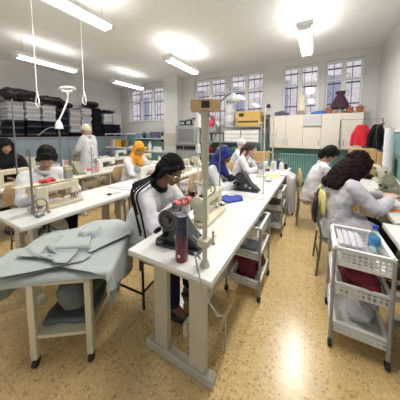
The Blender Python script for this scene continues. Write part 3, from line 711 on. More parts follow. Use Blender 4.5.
# wood peg, scissors and small bits on the near table
t = thing('bobbin_peg', 'small wooden peg standing on the near middle table', 'peg', (-.568, 1.192, .761)); MB().cyl((0, 0, 0), (0, 0, .09), .009, seg=14).obj('dowel', wood, t); MB().cyl((0, 0, 0), (0, 0, .008), .014).obj('washer', dsteel, t)
t = thing('bobbin_peg', 'small wooden peg beside the large cream machine', 'peg', (-2.17, .93, .761)); MB().cyl((0, 0, 0), (0, 0, .09), .011, seg=14).obj('dowel', wood, t); MB().cyl((0, 0, 0), (0, 0, .008), .016).obj('washer', dsteel, t)
t = thing('round_dish', 'round white dish on the near middle table behind the flask', 'dish', (-.66, 1.30, .761)); MB().lathe([(0, 0), (.05, 0), (.07, .012), (.065, .014), (.045, .004), (0, .004)]).obj('dish', wplast, t)
t = thing('hand_crank', 'wire hand wheel standing by the large cream machine', 'wheel', (-2.13, .845, .761), R(20))
b = MB(); b.tube([(0, .075 * math.cos(a), .085 + .075 * math.sin(a)) for a in np.linspace(0, 2 * PI, 25)[:-1]], .006, 8, True)
for a in (0, 2.1, 4.2): b.cyl((0, 0, .085), (0, .075 * math.cos(a), .085 + .075 * math.sin(a)), .004)
b.cyl((-.02, 0, .085), (.02, 0, .085), .015); b.obj('wheel_rim', dsteel, t); MB().b2((-.02, -.03, 0), (.02, .03, .012)).obj('foot', dsteel, t)
def scissors(x, y, rz, lab):
    t = thing('scissors', lab, 'scissors', (x, y, .766), R(rz))
    for s in (-1, 1):
        MB().prism([(0, .006 * s), (.11, 0.001 * s), (0, -.004 * s)], -.0015 + .002 * s, .001 + .002 * s, 'z').obj('blade', steel, t)
        MB().tube([(-.04 + .025 * math.cos(a), s * .02 + .014 * math.sin(a), 0) for a in np.linspace(0, 2 * PI, 13)[:-1]], .004, 6, True).obj('handle', black, t)
scissors(-.80, 1.95, 60, 'small black handled scissors on the near middle table')
scissors(-2.15, 1.62, 70, 'black handled scissors lying on the near left table')

# thermos flask
t = thing('flask', 'tall blue to red insulated flask on the near middle table', 'flask', (-.655, .945, .761))
MB().lathe([(0, 0), (.034, 0), (.037, .004), (.037, .19), (.034, .205), (0, .206)], seg=32).obj('body', thermos_mat(), t)
MB().lathe([(0, .2055), (.033, .2055), (.034, .21), (.034, .262), (.03, .27), (0, .271)], seg=32).obj('cap', mat('dark_cap', (.015, .02, .05), .35), t)
MB().b2((.0, -.0385, .035), (.014, -.0372, .05)).obj('logo', wplast, t)
# spray bottle
t = thing('spray_bottle', 'spray bottle with yellow green top on the middle table', 'bottle', (-.89, 1.84, .761))
MB().lathe([(0, 0), (.036, 0), (.038, .01), (.038, .12), (.02, .155), (0, .155)], seg=24).obj('body', mat('grey_translucent', (.42, .5, .45), .25), t)
MB().lathe([(.0385, .0), (.0395, .0), (.0395, .02), (.0385, .02)], seg=24).obj('base_ring', limem, t)
b = MB(); b.cyl((0, 0, .152), (0, 0, .18), .022); b.b2((-.02, -.016, .178), (.05, .016, .205)); b.b2((.02, -.006, .14), (.03, .006, .18)); b.obj('trigger_head', limem, t, bevel=.003)

# ------------------------------------------------------------------ cloth simulation (position based) for draped sheets
def drape(nx, ny, size, origin, rot, boxes, iters=240, seed=1, floor=0.0, wig=.006, thick=.006, anchors=None):
    rs = np.random.RandomState(seed)
    gx, gy = np.meshgrid(np.linspace(-.5, .5, nx) * size[0], np.linspace(-.5, .5, ny) * size[1], indexing='ij')
    c, s = math.cos(rot), math.sin(rot)
    P = np.stack([origin[0] + gx * c - gy * s, origin[1] + gx * s + gy * c, origin[2] + rs.randn(nx, ny) * wig], -1)
    Q = P.copy(); dx, dy = size[0] / (nx - 1), size[1] / (ny - 1)
    def con(A, B, L, k=.5):
        d = B - A; n = np.linalg.norm(d, axis=-1, keepdims=True) + 1e-9; corr = d * (1 - L / n) * k * .5
        return corr
    for it in range(iters):
        Vv = (P - Q) * .97; Vv = np.clip(Vv, -.02, .02); Q = P.copy(); P = P + Vv; P[..., 2] -= .0011
        for _ in range(7):
            for (a, b, L) in ((np.s_[:-1, :], np.s_[1:, :], dx), (np.s_[:, :-1], np.s_[:, 1:], dy), (np.s_[:-1, :-1], np.s_[1:, 1:], math.hypot(dx, dy)), (np.s_[1:, :-1], np.s_[:-1, 1:], math.hypot(dx, dy)), (np.s_[:-2, :], np.s_[2:, :], 2 * dx), (np.s_[:, :-2], np.s_[:, 2:], 2 * dy)):
                k = 1.0 if L < 1.2 * max(dx, dy) else .35
                cc = con(P[a], P[b], L, k); D = np.zeros_like(P); D[a] += cc * .5; D[b] -= cc * .5; P = P + D * 1.2
            for (lo, hi) in boxes:
                lo = np.array(lo); hi = np.array(hi)
                ins = np.all((P > lo) & (P < hi), -1)
                if ins.any():
                    pp = P[ins]; dl = pp - lo; dh = hi - pp; dl[:, 2] = 9; alld = np.concatenate([dl, dh], 1); j = np.argmin(alld, 1)
                    r = np.arange(len(pp)); ax = j % 3; lowside = j < 3
                    pp[r, ax] = np.where(lowside, lo[ax], hi[ax]); P[ins] = pp; q = Q[ins]; Q[ins] = q + (pp - q) * .6
            P[..., 2] = np.maximum(P[..., 2], floor)
    return P
def sheet_obj(P, name, m, thick=.005, sub=1, parent=None, loc=None):
    nx, ny = P.shape[:2]; me = bpy.data.meshes.new(name)
    off = np.array(loc) if loc is not None else np.zeros(3)
    vs_ = (P - off).reshape(-1, 3).tolist()
    fs_ = [(i * ny + j, (i + 1) * ny + j, (i + 1) * ny + j + 1, i * ny + j + 1) for i in range(nx - 1) for j in range(ny - 1)]
    me.from_pydata(vs_, [], fs_); me.materials.append(m)
    for p in me.polygons: p.use_smooth = True
    o = bpy.data.objects.new(name, me); col.objects.link(o)
    if loc is not None: o.location = loc
    if parent is not None: o.parent = parent
    sd = o.modifiers.new('s', 'SOLIDIFY'); sd.thickness = thick; sd.offset = 0
    if sub: sb = o.modifiers.new('u', 'SUBSURF'); sb.levels = sub; sb.render_levels = sub
    return o

# cart under the grey cloth pile
TC = V((-1.55, .87, 0)); TR = R(35.7); hx, hy, pz = .19, .32, .62
TM = np.array(Matrix.Rotation(TR, 3, 'Z'))
t = thing('cloth_trolley', 'cream framed trolley half hidden under the grey green cloth pile', 'trolley', TC, TR)
for sx in (-1, 1):
    for sy in (-1, 1):
        l = MB().b2((sx * hx - .02 * (1 + sx), sy * hy - .02 * (1 + sy), .06), (sx * hx + .02 * (1 - sx), sy * hy + .02 * (1 - sy), pz)).obj('leg', mach_m, t, bevel=.004)
        MB().cyl((sx * (hx - .02) - .012, sy * (hy - .02), .03), (sx * (hx - .02) + .012, sy * (hy - .02), .03), .03).obj('caster', blackrub, l)
MB().b2((-hx, -hy, pz - .06), (hx, hy, pz - .025)).obj('tray', mach_m, t, bevel=.004); MB().b2((-.40, -hy - .01, pz - .024), (.30, hy, pz)).obj('cutting_board', mach_m, t, bevel=.006); MB().b2((-hx + .01, -hy + .01, .2), (hx - .01, hy - .01, .22)).obj('shelf', mach_m, t)
b = MB()
for k in range(8): b.ell((random.uniform(-.07, .07), random.uniform(-.2, .2), random.uniform(.08, .22)), (.10, .13, .10), sub=2)
b.box((0, 0, .015), (.3, .5, .03))
o = remesh(b, 'fabric_heap', mat('dark_grey_cloth', (.12, .14, .14), .9, bump=.3), None, .015, 2, .05, .1); o.location = (TC.x, TC.y, .225); o.rotation_euler = (0, 0, TR); tag(o, 'dark grey fabric heap on the lower shelf under the cloth pile', 'fabric')  # heap of cloth in one even dark grey
H1 = [((-.41, -hy - .02, -.1), (.31, hy + .01, pz + .005))]
def lift(bx, d): return [((lo[0] - d, lo[1] - d, lo[2]), (hi[0] + d, hi[1] + d, hi[2] + d)) for lo, hi in bx]
BU = lambda z, g=0: [((-.12 - g, -.12 - g, .5), (.12 + g, .14 + g, z))]
S1 = drape(54, 42, (1.12, .78), (-.05, .02, .80), .05, H1, 240, 3)
S2 = drape(44, 36, (.86, .60), (-.02, .05, .82), .35, lift(H1, .014) + BU(.67), 230, 9, wig=.015)
S3 = drape(40, 40, (.62, .66), (.16, -.02, .86), -.30, lift(H1, .028) + BU(.69, .014), 230, 15, wig=.012)
S4 = drape(38, 26, (.60, .34), (-.16, -.16, .86), .25, lift(H1, .042) + BU(.71, .028), 200, 22, wig=.02)
S5 = drape(30, 34, (.46, .50), (.10, .14, .90), .9, lift(H1, .054) + [((-.02, .0, .5), (.10, .14, .74))], 200, 31, wig=.02)
S6 = drape(26, 20, (.42, .20), (-.12, -.16, .92), -.25, lift(H1, .066) + BU(.735, .04), 180, 41, wig=.03)
for S, lb in ((S1, 'lowest grey green cloth draped wide over the trolley'), (S2, 'second grey green cloth panel folded across the pile'), (S3, 'large grey green cloth hanging over the right side of the pile'), (S4, 'crumpled grey green cloth strip on the left of the pile'), (S5, 'grey green cloth laid on the back of the pile'), (S6, 'small narrow grey green roll of cloth at the near left of the pile')):
    S = S @ TM.T + np.array(TC)
    c0 = (float(S[..., 0].mean()), float(S[..., 1].mean()), float(S[..., 2].min()))
    tag(sheet_obj(S, 'draped_cloth', grey_cloth, .006, 1, None, c0), lb, 'cloth')

# white cloth hanging off the far end of the middle row
B2 = [((-1.02, 3.6, .5), (-.405, 4.9, .772)), ((-.64, 4.02, .0), (-.285, 4.48, .70))]
S = drape(44, 40, (.78, .64), (-.42, 4.18, .80), .15, B2, 200, 5, wig=.01)
c0 = (float(S[..., 0].mean()), float(S[..., 1].mean()), .5); tag(sheet_obj(S, 'draped_cloth', white_cloth, .005, 1, None, c0), 'white cloth hanging over the aisle edge of the far middle table', 'cloth')
S = drape(20, 20, (.26, .22), (-.62, 3.72, .80), .5, [((-1.02, 3.0, .5), (-.405, 4.9, .766))], 80, 6, wig=.006)
tag(sheet_obj(S, 'cloth_piece', yellow_cloth, .004, 1, None, (-.62, 3.72, .76)), 'pale yellow cloth piece on the far middle table', 'cloth')
# folded blue cloth, lime scrap on the second middle table
t = thing('folded_shirt', 'folded royal blue cloth with white patch on the middle table', 'cloth', (-.80, 2.17, .761), R(-25))
MB().prism([(-.10, -.14), (.10, -.15), (.13, .05), (.02, .15), (-.12, .09)], 0, .022, 'z').obj('blue_layer', blue_cloth, t, bevel=.008)
MB().prism([(-.10, .03), (-.03, .10), (-.02, .04), (-.07, .00)], .0225, .026, 'z').obj('white_patch', white_cloth, t)
t = thing('cloth_scrap', 'lime green scrap beside the folded blue cloth', 'scrap', (-.90, 2.0, .761)); MB().prism([(-.03, -.04), (.03, -.035), (.04, .02), (0, .045), (-.035, .02)], 0, .012, 'z').obj('scrap', limem, t, bevel=.004)
t = thing('perforated_sheet', 'white sheet with small holes on the middle table', 'sheet', (-.60, 2.43, .761), .1)
MB().b2((-.15, -.13, 0), (.13, .13, .004)).obj('sheet', white_cloth, t)
for i in range(7):
    for j in range(5): MB().cyl((-.12 + i * .036, -.1 + j * .045, .0041), (-.12 + i * .036, -.1 + j * .045, .0046), .006, seg=8).obj('hole', dsteel, t)
# white pattern paper on left table
t = thing('pattern_paper', 'stack of white pattern paper on the left row table', 'paper', (-2.28, 2.02, .761), .15)
MB().prism([(-.22, -.2), (.2, -.22), (.22, .2), (-.18, .24)], 0, .008, 'z').obj('lower_sheet', white_cloth, t); MB().prism([(-.16, -.16), (.18, -.1), (.1, .2), (-.2, .16)], .0085, .014, 'z').obj('upper_sheet', wplast, t)
t = thing('wood_plank', 'long cream plank lying along the large cream machine', 'plank', (-2.36, 1.06, 1.001), 0); MB().b2((-.05, -.31, 0), (.05, .31, .014)).obj('plank', mat('cream_wood', (.70, .62, .46), .5, var=.06), t, bevel=.003)
b = MB()
for k in range(7): b.ell((random.uniform(-.035, .035), random.uniform(-.06, .06), .018 + random.uniform(0, .012)), (.025, .03, .014), sub=2)
b.box((0, 0, .004), (.05, .1, .008))
o = remesh(b, 'cloth_scrap', mat('red_white_cloth', (.6, .05, .06), .8, var=.7, scale=60), None, .005, 2); o.location = (-2.34, 1.03, 1.0155); tag(o, 'red and white scrap lying on the plank of the cream machine', 'scrap')
t = thing('tape_block', 'grey cloth block with a yellow stripe on the left cream machine', 'block', (-2.36, 1.22, 1.0155)); MB().b2((-.03, -.035, 0), (.03, .035, .13)).obj('block', gplast, t, bevel=.004); MB().b2((-.032, -.037, .10), (.032, .037, .115)).obj('yellow_stripe', mat('yellow_band', (.75, .65, .1), .5), t)
S = drape(16, 16, (.09, .09), (.72, 2.60, .79), .3, [((.5, 2, .5), (1.2, 3.5, .765))], 60, 8, wig=.01)
tag(sheet_obj(S, 'cloth_piece', mat('orange_cloth', (.75, .22, .06), .8), .005, 1, None, (.72, 2.60, .76)), 'small orange cloth piece at the right table', 'cloth')
S = drape(24, 30, (.38, .56), (.82, 2.95, .80), .2, [((.5, 2, .5), (1.3, 3.5, .765))], 70, 12, wig=.01)
tag(sheet_obj(S, 'cloth_piece', white_cloth, .006, 1, None, (.82, 2.95, .76)), 'white fabric under the hands of the long haired woman', 'cloth')

# ------------------------------------------------------------------ plastic basket carts
def make_cart(W_=.32, L=.42, H=.74):
    t = thing('basket_cart', '', 'cart')
    tiers = [H - .13, .41, .12]
    for z in tiers:
        ti = MB(); a, b_ = W_ / 2, L / 2; hh = .12 if z == tiers[0] else .07
        ti.b2((-a + .02, -b_ + .02, z), (a - .02, b_ - .02, z + .008))
        def wall(p, q):
            p, q = V(p), V(q); d = (q - p); n = int(d.length / .028); u = d.normalized(); nrm = V((u.y, -u.x, 0)) * .003
            for k in range(n + 1):
                c = p + d * (k / n)
                ti.box((c.x, c.y, z + hh / 2), (.012 if abs(u.x) > .5 else .004, .012 if abs(u.y) > .5 else .004, hh))
            rows = 5 if hh > .1 else 2
            for r in range(rows + 1):
                zz_ = z + hh * r / rows; c = (p + q) / 2
                ti.box((c.x, c.y, zz_), (abs(d.x) + .004, abs(d.y) + .004, .010))
        a2, b3 = a - .012, b_ - .012
        wall((-a2, -b3, 0), (a2, -b3, 0)); wall((a2, -b3, 0), (a2, b3, 0)); wall((-a2, b3, 0), (a2, b3, 0)); wall((-a2, -b3, 0), (-a2, b3, 0))
        ba = ti.obj('basket', wplast, t)
        rim = MB(); zr = z + hh
        for (x0, y0, x1_, y1_) in ((-a, -b_, a, -b_ + .022), (-a, b_ - .022, a, b_), (-a, -b_, -a + .022, b_), (a - .022, -b_, a, b_)): rim.b2((x0, y0, zr - .012), (x1_, y1_, zr + .006))
        rim.obj('rim', wplast, ba, bevel=.004)
    for sx in (-1, 1):
        for sy in (-1, 1):
            l = MB().cyl((sx * (W_ / 2 - .004), sy * (L / 2 - .004), .06), (sx * (W_ / 2 - .004), sy * (L / 2 - .004), H - .02), .011).obj('leg', gplast, t)
            c = MB(); c.cyl((sx * (W_ / 2 - .004) - .012, sy * (L / 2 - .004), .025), (sx * (W_ / 2 - .004) + .012, sy * (L / 2 - .004), .025), .025); c.obj('caster', blackrub, l)
    return t
ct = make_cart()
carts = [(.31, 1.82, 0, 'white basket cart with water bottle in the right foreground'),
         (-.53, 1.95, 0, 'white basket cart under the aisle edge of the near middle table'),
         (-.52, 3.30, 0, 'white basket cart half under the second middle table'),
         (-.46, 4.25, 0, 'white basket cart under the hanging white cloth at the far end'),
         (-1.72, 2.86, 0, 'white basket cart behind the braided woman between two rows')]
for i, (x, y, a, lab) in enumerate(carts):
    o = ct if i == 0 else dup(ct, (x, y, 0)); o.location = (x, y, 0); o.rotation_euler = (0, 0, a); o['label'] = lab; o['group'] = 'white basket carts'
    if 0 < i < 4: o.scale = (1, 1, .93)
def heap(x, y, z, m, lab, r=.12, h=.06, seed=0, flat=1.0):
    rnd = random.Random(seed); b = MB()
    for k in range(9): b.ell((rnd.uniform(-.5, .5) * r, rnd.uniform(-.7, .7) * r * 1.2, h * rnd.uniform(.5, 1)), (r * rnd.uniform(.4, .7), r * rnd.uniform(.4, .8), h * rnd.uniform(.4, .8)), sub=2)
    b.box((0, 0, .008), (r * 1.4, r * 1.8, .016))
    o = remesh(b, 'cloth_heap', m, None, .008, 1, .025, .05); o.location = (x, y, z + .012); tag(o, lab, 'cloth'); return o
ZT3 = [.618, .418, .128]
heap(.31, 1.82, .418, maroon, 'maroon cloth heap on the middle tier of the foreground cart', .13, .10, 1)
heap(.35, 1.86, .128, white_cloth, 'white cloth heap on the lowest tier of the foreground cart', .12, .07, 2)
heap(-.53, 1.95, .389, mat('mid_grey_cloth', (.28, .30, .34), .85), 'grey cloth heap on the middle tier of the near table cart', .13, .12, 3)
heap(-.53, 1.97, .575, white_cloth, 'white cloth heap in the top basket of the near table cart', .10, .035, 4)
heap(-.53, 1.95, .119, maroon, 'maroon cloth heap on the lowest tier of the near table cart', .13, .13, 5)
heap(-.52, 3.30, .389, mat('brown_cloth', (.15, .10, .09), .85), 'brown cloth heap on the middle tier of the second table cart', .12, .09, 6)
heap(-.52, 3.30, .119, lt_cloth, 'pale grey cloth heap on the lowest tier of the second table cart', .12, .10, 7)
heap(-1.72, 2.86, .418, maroon, 'maroon cloth heap on the cart behind the braided woman', .12, .10, 8)
heap(-1.72, 2.86, .128, maroon, 'maroon cloth heap low on the cart behind the braided woman', .12, .12, 9)
heap(-.46, 4.25, .389, lt_cloth, 'pale cloth heap on the far end cart', .12, .10, 10)
# envelopes / folded white garments standing in the top basket
for i in range(4):
    t = thing('folded_garment', ['leftmost', 'second', 'third', 'rightmost'][i] + ' of the slanted white folded garments in the foreground basket', 'folded cloth', (.23 + i * .036, 1.79, .635), 0, 'slanted white garments in the basket')
    b = MB()
    for q in range(3): b.box((q * .010, 0, .055), (.008, .26 - q * .015, .14), (0, R(-38), 0))
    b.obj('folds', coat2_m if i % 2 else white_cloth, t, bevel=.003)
t = thing('water_bottle', 'clear water bottle with blue cap and label in the foreground basket', 'bottle', (.415, 1.87, .628))
MB().lathe([(0, 0), (.030, 0), (.033, .006), (.033, .12), (.030, .14), (.016, .175), (.013, .18), (.013, .195), (0, .195)], seg=28).obj('body', clearg, t)
MB().lathe([(.0335, .065), (.0345, .065), (.0345, .125), (.0335, .125)], seg=28).obj('label', mat('blue_label', (.05, .25, .5), .5, var=.4, scale=30), t)
MB().cyl((0, 0, .188), (0, 0, .212), .017).obj('cap', mat('blue_cap', (.01, .05, .45), .4), t)

# box and scrap at the lower right
heap(.62, 1.62, .762, white_cloth, 'white cloth scrap on the near right table', .07, .02, 12)
t = thing('measuring_strip', 'brown strip lying on the near right table', 'strip', (.70, 2.0, .761), .5); MB().b2((-.012, -.12, 0), (.012, .12, .006)).obj('strip', mat('dark_brown', (.1, .06, .04), .6), t)

# ------------------------------------------------------------------ right back corner: boxes, red garment, paper roll
for i, (x, y, sx, sy, sz, z, rz, lab) in enumerate([(.83, 5.05, .42, .36, .62, 0, 3, 'large lower cardboard box in the right back corner'), (.83, 5.05, .40, .34, .60, .621, -2, 'upper cardboard box stacked under the red garment'), (1.13, 4.88, .20, .28, .55, 0, 0, 'narrow lower cardboard box by the right wall'), (1.13, 4.88, .2, .26, .62, .551, 0, 'narrow upper cardboard box by the right wall')]):
    t = thing('cardboard_box', lab, 'box', (x, y, z), R(rz))
    MB().b2((-sx / 2, -sy / 2, 0), (sx / 2, sy / 2, sz)).obj('carton', card, t, bevel=.004)
    MB().b2((-sx / 2 - .001, -.03, sz * .5), (sx / 2 + .001, .03, sz + .0005)).obj('tape', mat('brown_tape2', (.45, .30, .14), .3), t)
t = thing('cardboard_box', 'open cardboard box behind the far cones of the middle row', 'box', (-1.18, 5.35, .0), .2)
MB().b2((-.2, -.18, 0), (.2, .18, 1.05)).obj('carton', card, t, bevel=.004); b = MB(); b.box((.25, 0, 1.03), (.16, .36, .006), (0, R(35), 0)); b.box((-.25, 0, 1.03), (.16, .36, .006), (0, R(-35), 0)); b.obj('flap', card, t)
# garment rail with hung clothes
t = thing('garment_rail', 'steel garment rail in the right back corner', 'rail', (.86, 5.5, 0))
b = MB(); b.tube([(-.36, 0, .03), (-.36, 0, 1.82), (.36, 0, 1.82), (.36, 0, .03)], .012); b.obj('frame', dsteel, t)
for x in (-.36, .36): MB().b2((x - .02, -.2, 0), (x + .02, .2, .03)).obj('foot', dsteel, t)
def garment(x, y, z0, z1, w0, w1, m, lab, th=.10, seed=0):
    n, k = 26, 16; b = MB(); rs = random.Random(seed); ph = rs.random() * 6
    rings = []
    for j in range(k):
        v = j / (k - 1); z = z1 + (z0 - z1) * v; w_ = w1 + (w0 - w1) * min(1, v * 1.2) ** .8; ring = []
        for i in range(n):
            a = 2 * PI * i / n; f = 1 + .10 * v * math.sin(5 * a + ph) + .06 * v * math.sin(9 * a + 1.3 * ph)
            ring.append(b.bm.verts.new((w_ * f * math.cos(a), th * (0.5 + .5 * v) * f * math.sin(a), z - z0 - .03 * math.cos(a) * v)))
        rings.append(ring)
    for A_, B_ in zip(rings, rings[1:]):
        for i in range(n): b.bm.faces.new((A_[i], A_[(i + 1) % n], B_[(i + 1) % n], B_[i]))
    b.bm.faces.new(rings[0])
    t = thing('hanging_garment', lab, 'garment', (x, y, z0)); b.obj('cloth', m, t)
    H_ = z1 - z0
    for s in (-1, 1):
        q = MB(); q.chain([(s * w1 * .6, 0, H_ - .04), (s * (w1 + .06), -.01, H_ - .22), (s * (w1 + .08), -.02, H_ - .42)], [.05, .045, .04]); remesh(q, 'sleeve', m, t, .012, 2)
    h = MB(); h.tube([(0, 0, H_ - .01), (0, 0, H_ + .04), (.015, 0, H_ + .06), (0, 0, H_ + .075)], .003); h.obj('hanger', steel, t)
    return t
garment(.88, 5.5, 1.25, 1.70, .17, .08, red_cloth, 'bright red garment hanging above the cardboard box', .1, 1)
garment(1.12, 5.42, 1.20, 1.70, .09, .05, dark_cloth, 'dark garment hanging right of the red one', .08, 2)
t = thing('umbrella_stick', 'black stick leaning over the dark clothes in the corner', 'stick', (1.1, 5.25, 1.18)); MB().tube(catmull([(0, 0, 0), (-.02, .02, .3), (.0, .05, .48), (.10, .03, .54)]), .012).obj('stick', black, t)
t = thing('paper_roll', 'tall white roll of pattern paper standing by the right wall', 'roll', (1.04, 4.30, .0))
MB().lathe([(.02, 0), (.058, 0), (.058, 1.60), (.02, 1.60), (.02, 1.5)], seg=32).obj('roll', coat_m, t); MB().cyl((0, 0, 0), (0, 0, 1.61), .02).obj('core', card, t)

# ------------------------------------------------------------------ mid left: tables with goods by the pillar
t = thing('side_shelf', 'low white topped shelf unit with thread cones left of the mustard headscarf', 'shelf', (-6.1, 5.0, 0))
for z in (.5, 1.02, 1.50): MB().b2((-.55, -.22, z), (.55, .22, z + .03)).obj('shelf_board', frame_w, t, bevel=.003)
for sx in (-.54, .54):
    for sy in (-.2, .2): MB().b2((sx - .015, sy - .015, 0), (sx + .015, sy + .015, 1.53)).obj('upright', grey_m, t)
for i, (x, c) in enumerate([(-6.5, 'pink'), (-6.35, 'white'), (-6.2, 'yellow'), (-6.05, 'yellow'), (-5.9, 'red'), (-5.75, 'olive')]):
    cone(x, 4.95, c, 'large ' + c + ' thread cone on the side shelf, ' + ['leftmost', 'second from left', 'third from left', 'fourth from left', 'fifth from left', 'rightmost'][i] + ' one', 1.051, 2.4, 'cones on the side shelf')
t = thing('work_counter', 'long white counter along the back wall left of the cabinet', 'counter', (-5.6, 5.75, 0))
MB().b2((-1.0, -.25, .86), (1.0, .25, .9)).obj('countertop', table_m, t, bevel=.004)
for sx in (-.95, .95):
    for sy in (-.2, .2): MB().b2((sx - .02, sy - .02, 0), (sx + .02, sy + .02, .86)).obj('leg', grey_m, t)
t = thing('white_bottle', 'tall white bottle on the counter below the wall shelf', 'bottle', (-5.35, 5.7, .901)); MB().lathe([(0, 0), (.06, 0), (.065, .01), (.065, .22), (.03, .27), (.028, .3), (0, .3)]).obj('body', wplast, t); MB().cyl((0, 0, .298), (0, 0, .335), .03).obj('cap', wplast, t)
t = thing('white_carton', 'small white carton on the counter right of the bottle', 'box', (-4.98, 5.7, .901)); MB().b2((-.13, -.08, 0), (.13, .08, .14)).obj('carton', wplast, t, bevel=.004); MB().b2((-.132, -.082, .1), (.132, .082, .142)).obj('lid', frame_w, t)
for i, (x, mm) in enumerate([(-6.35, white_cloth), (-5.95, lt_cloth), (-5.65, yelp)]):
    heap(x, 5.72, .902, mm, ['white cloth heap at the left end of the back counter', 'pale grey cloth heap on the back counter', 'pale yellow cloth heap on the back counter by the bottle'][i], .15, .08, 30 + i)
# white gooseneck lamp and hooked cords hanging from the ceiling at left
t = thing('gooseneck_lamp', 'white ring headed gooseneck lamp above the left tables', 'lamp', (-3.6, 1.763, .761))
MB().cyl((0, 0, 0), (0, 0, .03), .06).obj('base', wplast, t)
MB().cyl((0, 0, .02), (0, 0, .83), .012).obj('pole', dsteel, t)
MB().lathe([(0, .83), (.06, .83), (.05, .9), (.02, .97), (0, .97)], seg=16).obj('joint_housing', wplast, t)
MB().tube(catmull([(0, 0, .95), (.02, .06, 1.1), (0, .15, 1.3), (-.02, .17, 1.42), (.0, .16, 1.46)]), .013).obj('neck', wplast, t)
b = MB(); b.tube([(.10 * math.cos(a), .16 + .10 * math.sin(a), 1.48 + .02 * math.cos(a)) for a in np.linspace(0, 2 * PI, 25)[:-1]], .022, 10, True); b.obj('ring_head', wplast, t)
MB().tube(catmull([(0, -.02, .86), (-.02, -.15, .83), (.0, -.3, .72)]), .006).obj('side_arm', dsteel, t)
def cord(x, y, z, lab):
    t = thing('power_drop', lab, 'cord', (x, y, z)); H_ = CEIL - z
    MB().tube([(0, 0, .16), (0, 0, H_)], .006).obj('cord', wplast, t)
    MB().tube(catmull([(0, 0, .2), (.03, 0, .12), (.05, 0, .02), (0, .02, -.03), (-.05, 0, .02), (-.035, 0, .1), (0, 0, .17)]), .010).obj('hook_loop', wplast, t)
    MB().cyl((0, 0, H_ - .03), (0, 0, H_), .04).obj('ceiling_rose', wplast, t)
cord(-3.6, 2.2, 2.06, 'white looped cord hanging from the ceiling right of the gooseneck lamp')
cord(-3.6, 1.49, 1.93, 'white looped cord hanging before the leftmost fabric stacks')

# ------------------------------------------------------------------ chairs
def make_chair(shell, leg):
    t = thing('work_chair', '', 'chair')
    b = MB(); b.ell((0, 0, .445), (.21, .21, .025)); b.box((0, 0, .44), (.34, .34, .03)); remesh(b, 'seat', shell, t, .01, 3)
    b = MB(); 
    for k in range(7):
        y = -.18 + k * .06; xo = -.185 + .9 * y * y; b.ell((xo, y, .78), (.018, .075, .14))
    remesh(b, 'backrest', shell, t, .009, 2)
    for sy in (-1, 1):
        MB().tube(catmull([(-.20, sy * .20, .0), (-.17, sy * .19, .42), (-.205, sy * .17, .62), (-.18, sy * .16, .80)]), .011).obj('rear_leg', leg, t)
        MB().tube([(.20, sy * .20, 0), (.17, sy * .19, .43)], .011).obj('front_leg', leg, t)
        MB().cyl((-.19, sy * .19, .425), (.17, sy * .19, .425), .010).obj('side_rail', leg, t)
    MB().cyl((-.185, -.2, .2), (-.185, .2, .2), .009).obj('stretcher', leg, t)
    return t
def make_stool():
    t = thing('work_stool', '', 'stool')
    MB().lathe([(0, .42), (.16, .42), (.175, .43), (.175, .45), (.15, .465), (0, .467)]).obj('seat', black, t)
    for sx in (-1, 1):
        for sy in (-1, 1): MB().tube([(sx * .19, sy * .19, 0), (sx * .13, sy * .13, .42)], .012).obj('leg', black, t)
    for sy in (-1, 1): MB().cyl((-.175, sy * .175, .12), (.175, sy * .175, .12), .010).obj('stretcher', black, t)
    MB().tube([(.175, -.175, .14), (.17, 0, .14), (.175, .175, .14)], .010).obj('foot_ring', black, t)
    return t
bst = make_stool()
ych = make_chair(mat('yellow_shell', (.66, .60, .22), .5), mat('grey_green_tube', (.16, .18, .14), .4, .5))
wch = make_chair(wood, dsteel)
ch_used = set()
def chair(proto, x, y, rz, lab):
    o = proto if proto.name not in ch_used else dup(proto, (x, y, 0)); ch_used.add(proto.name)
    o.location = (x, y, 0); o.rotation_euler = (0, 0, R(rz)); o['label'] = lab

# ------------------------------------------------------------------ people
def ik(a, c, l1, l2, hint):
    a, c, hint = V(a), V(c), V(hint); d = c - a; L = min(d.length, (l1 + l2) * .995); u = d.normalized(); c = a + u * L
    x = (l1 * l1 - l2 * l2 + L * L) / (2 * L); h = math.sqrt(max(0, l1 * l1 - x * x)); p = hint - u * hint.dot(u); p.normalize()
    return a + u * x + p * h, c
def hand(b, w, d, n, side, s=1.0, curl=.45):
    """w wrist, d towards the fingers, n out of the back of the hand, side: thumb side"""
    d = V(d).normalized(); n = (V(n) - d * V(n).dot(d)).normalized(); t = n.cross(d).normalized() * side
    Rm = Matrix((d, t, n)).transposed()
    b.ell(w + d * .048 * s, (.050 * s, .040 * s, .015 * s), Rm, 2)
    b.caps(w, w + d * .05 * s, .026 * s, .02 * s)
    for k, (off, L) in enumerate(((.031, .92), (.0105, 1.0), (-.0105, .93), (-.031, .74))):
        p = w + (d * .084 + t * off) * s; ang = .12 + .05 * k; dirn = (d + t * off * 4).normalized(); r = .0088 * s
        for j, l in enumerate((.040, .027, .021)):
            ang += curl * (.5 + .35 * j); v = dirn * math.cos(ang) - n * math.sin(ang); q = p + v * l * L * s
            b.caps(p, q, r, r * .9, 10); p = q; r *= .9
    p = w + (d * .025 + t * .03 - n * .004) * s; v = (d * .65 + t * .65 - n * .3).normalized(); q = p + v * .042 * s; b.caps(p, q, .013 * s, .0105 * s, 10)
    v2 = (d * .95 + t * .1 - n * .35).normalized(); b.caps(q, q + v2 * .032 * s, .0105 * s, .008 * s, 10)

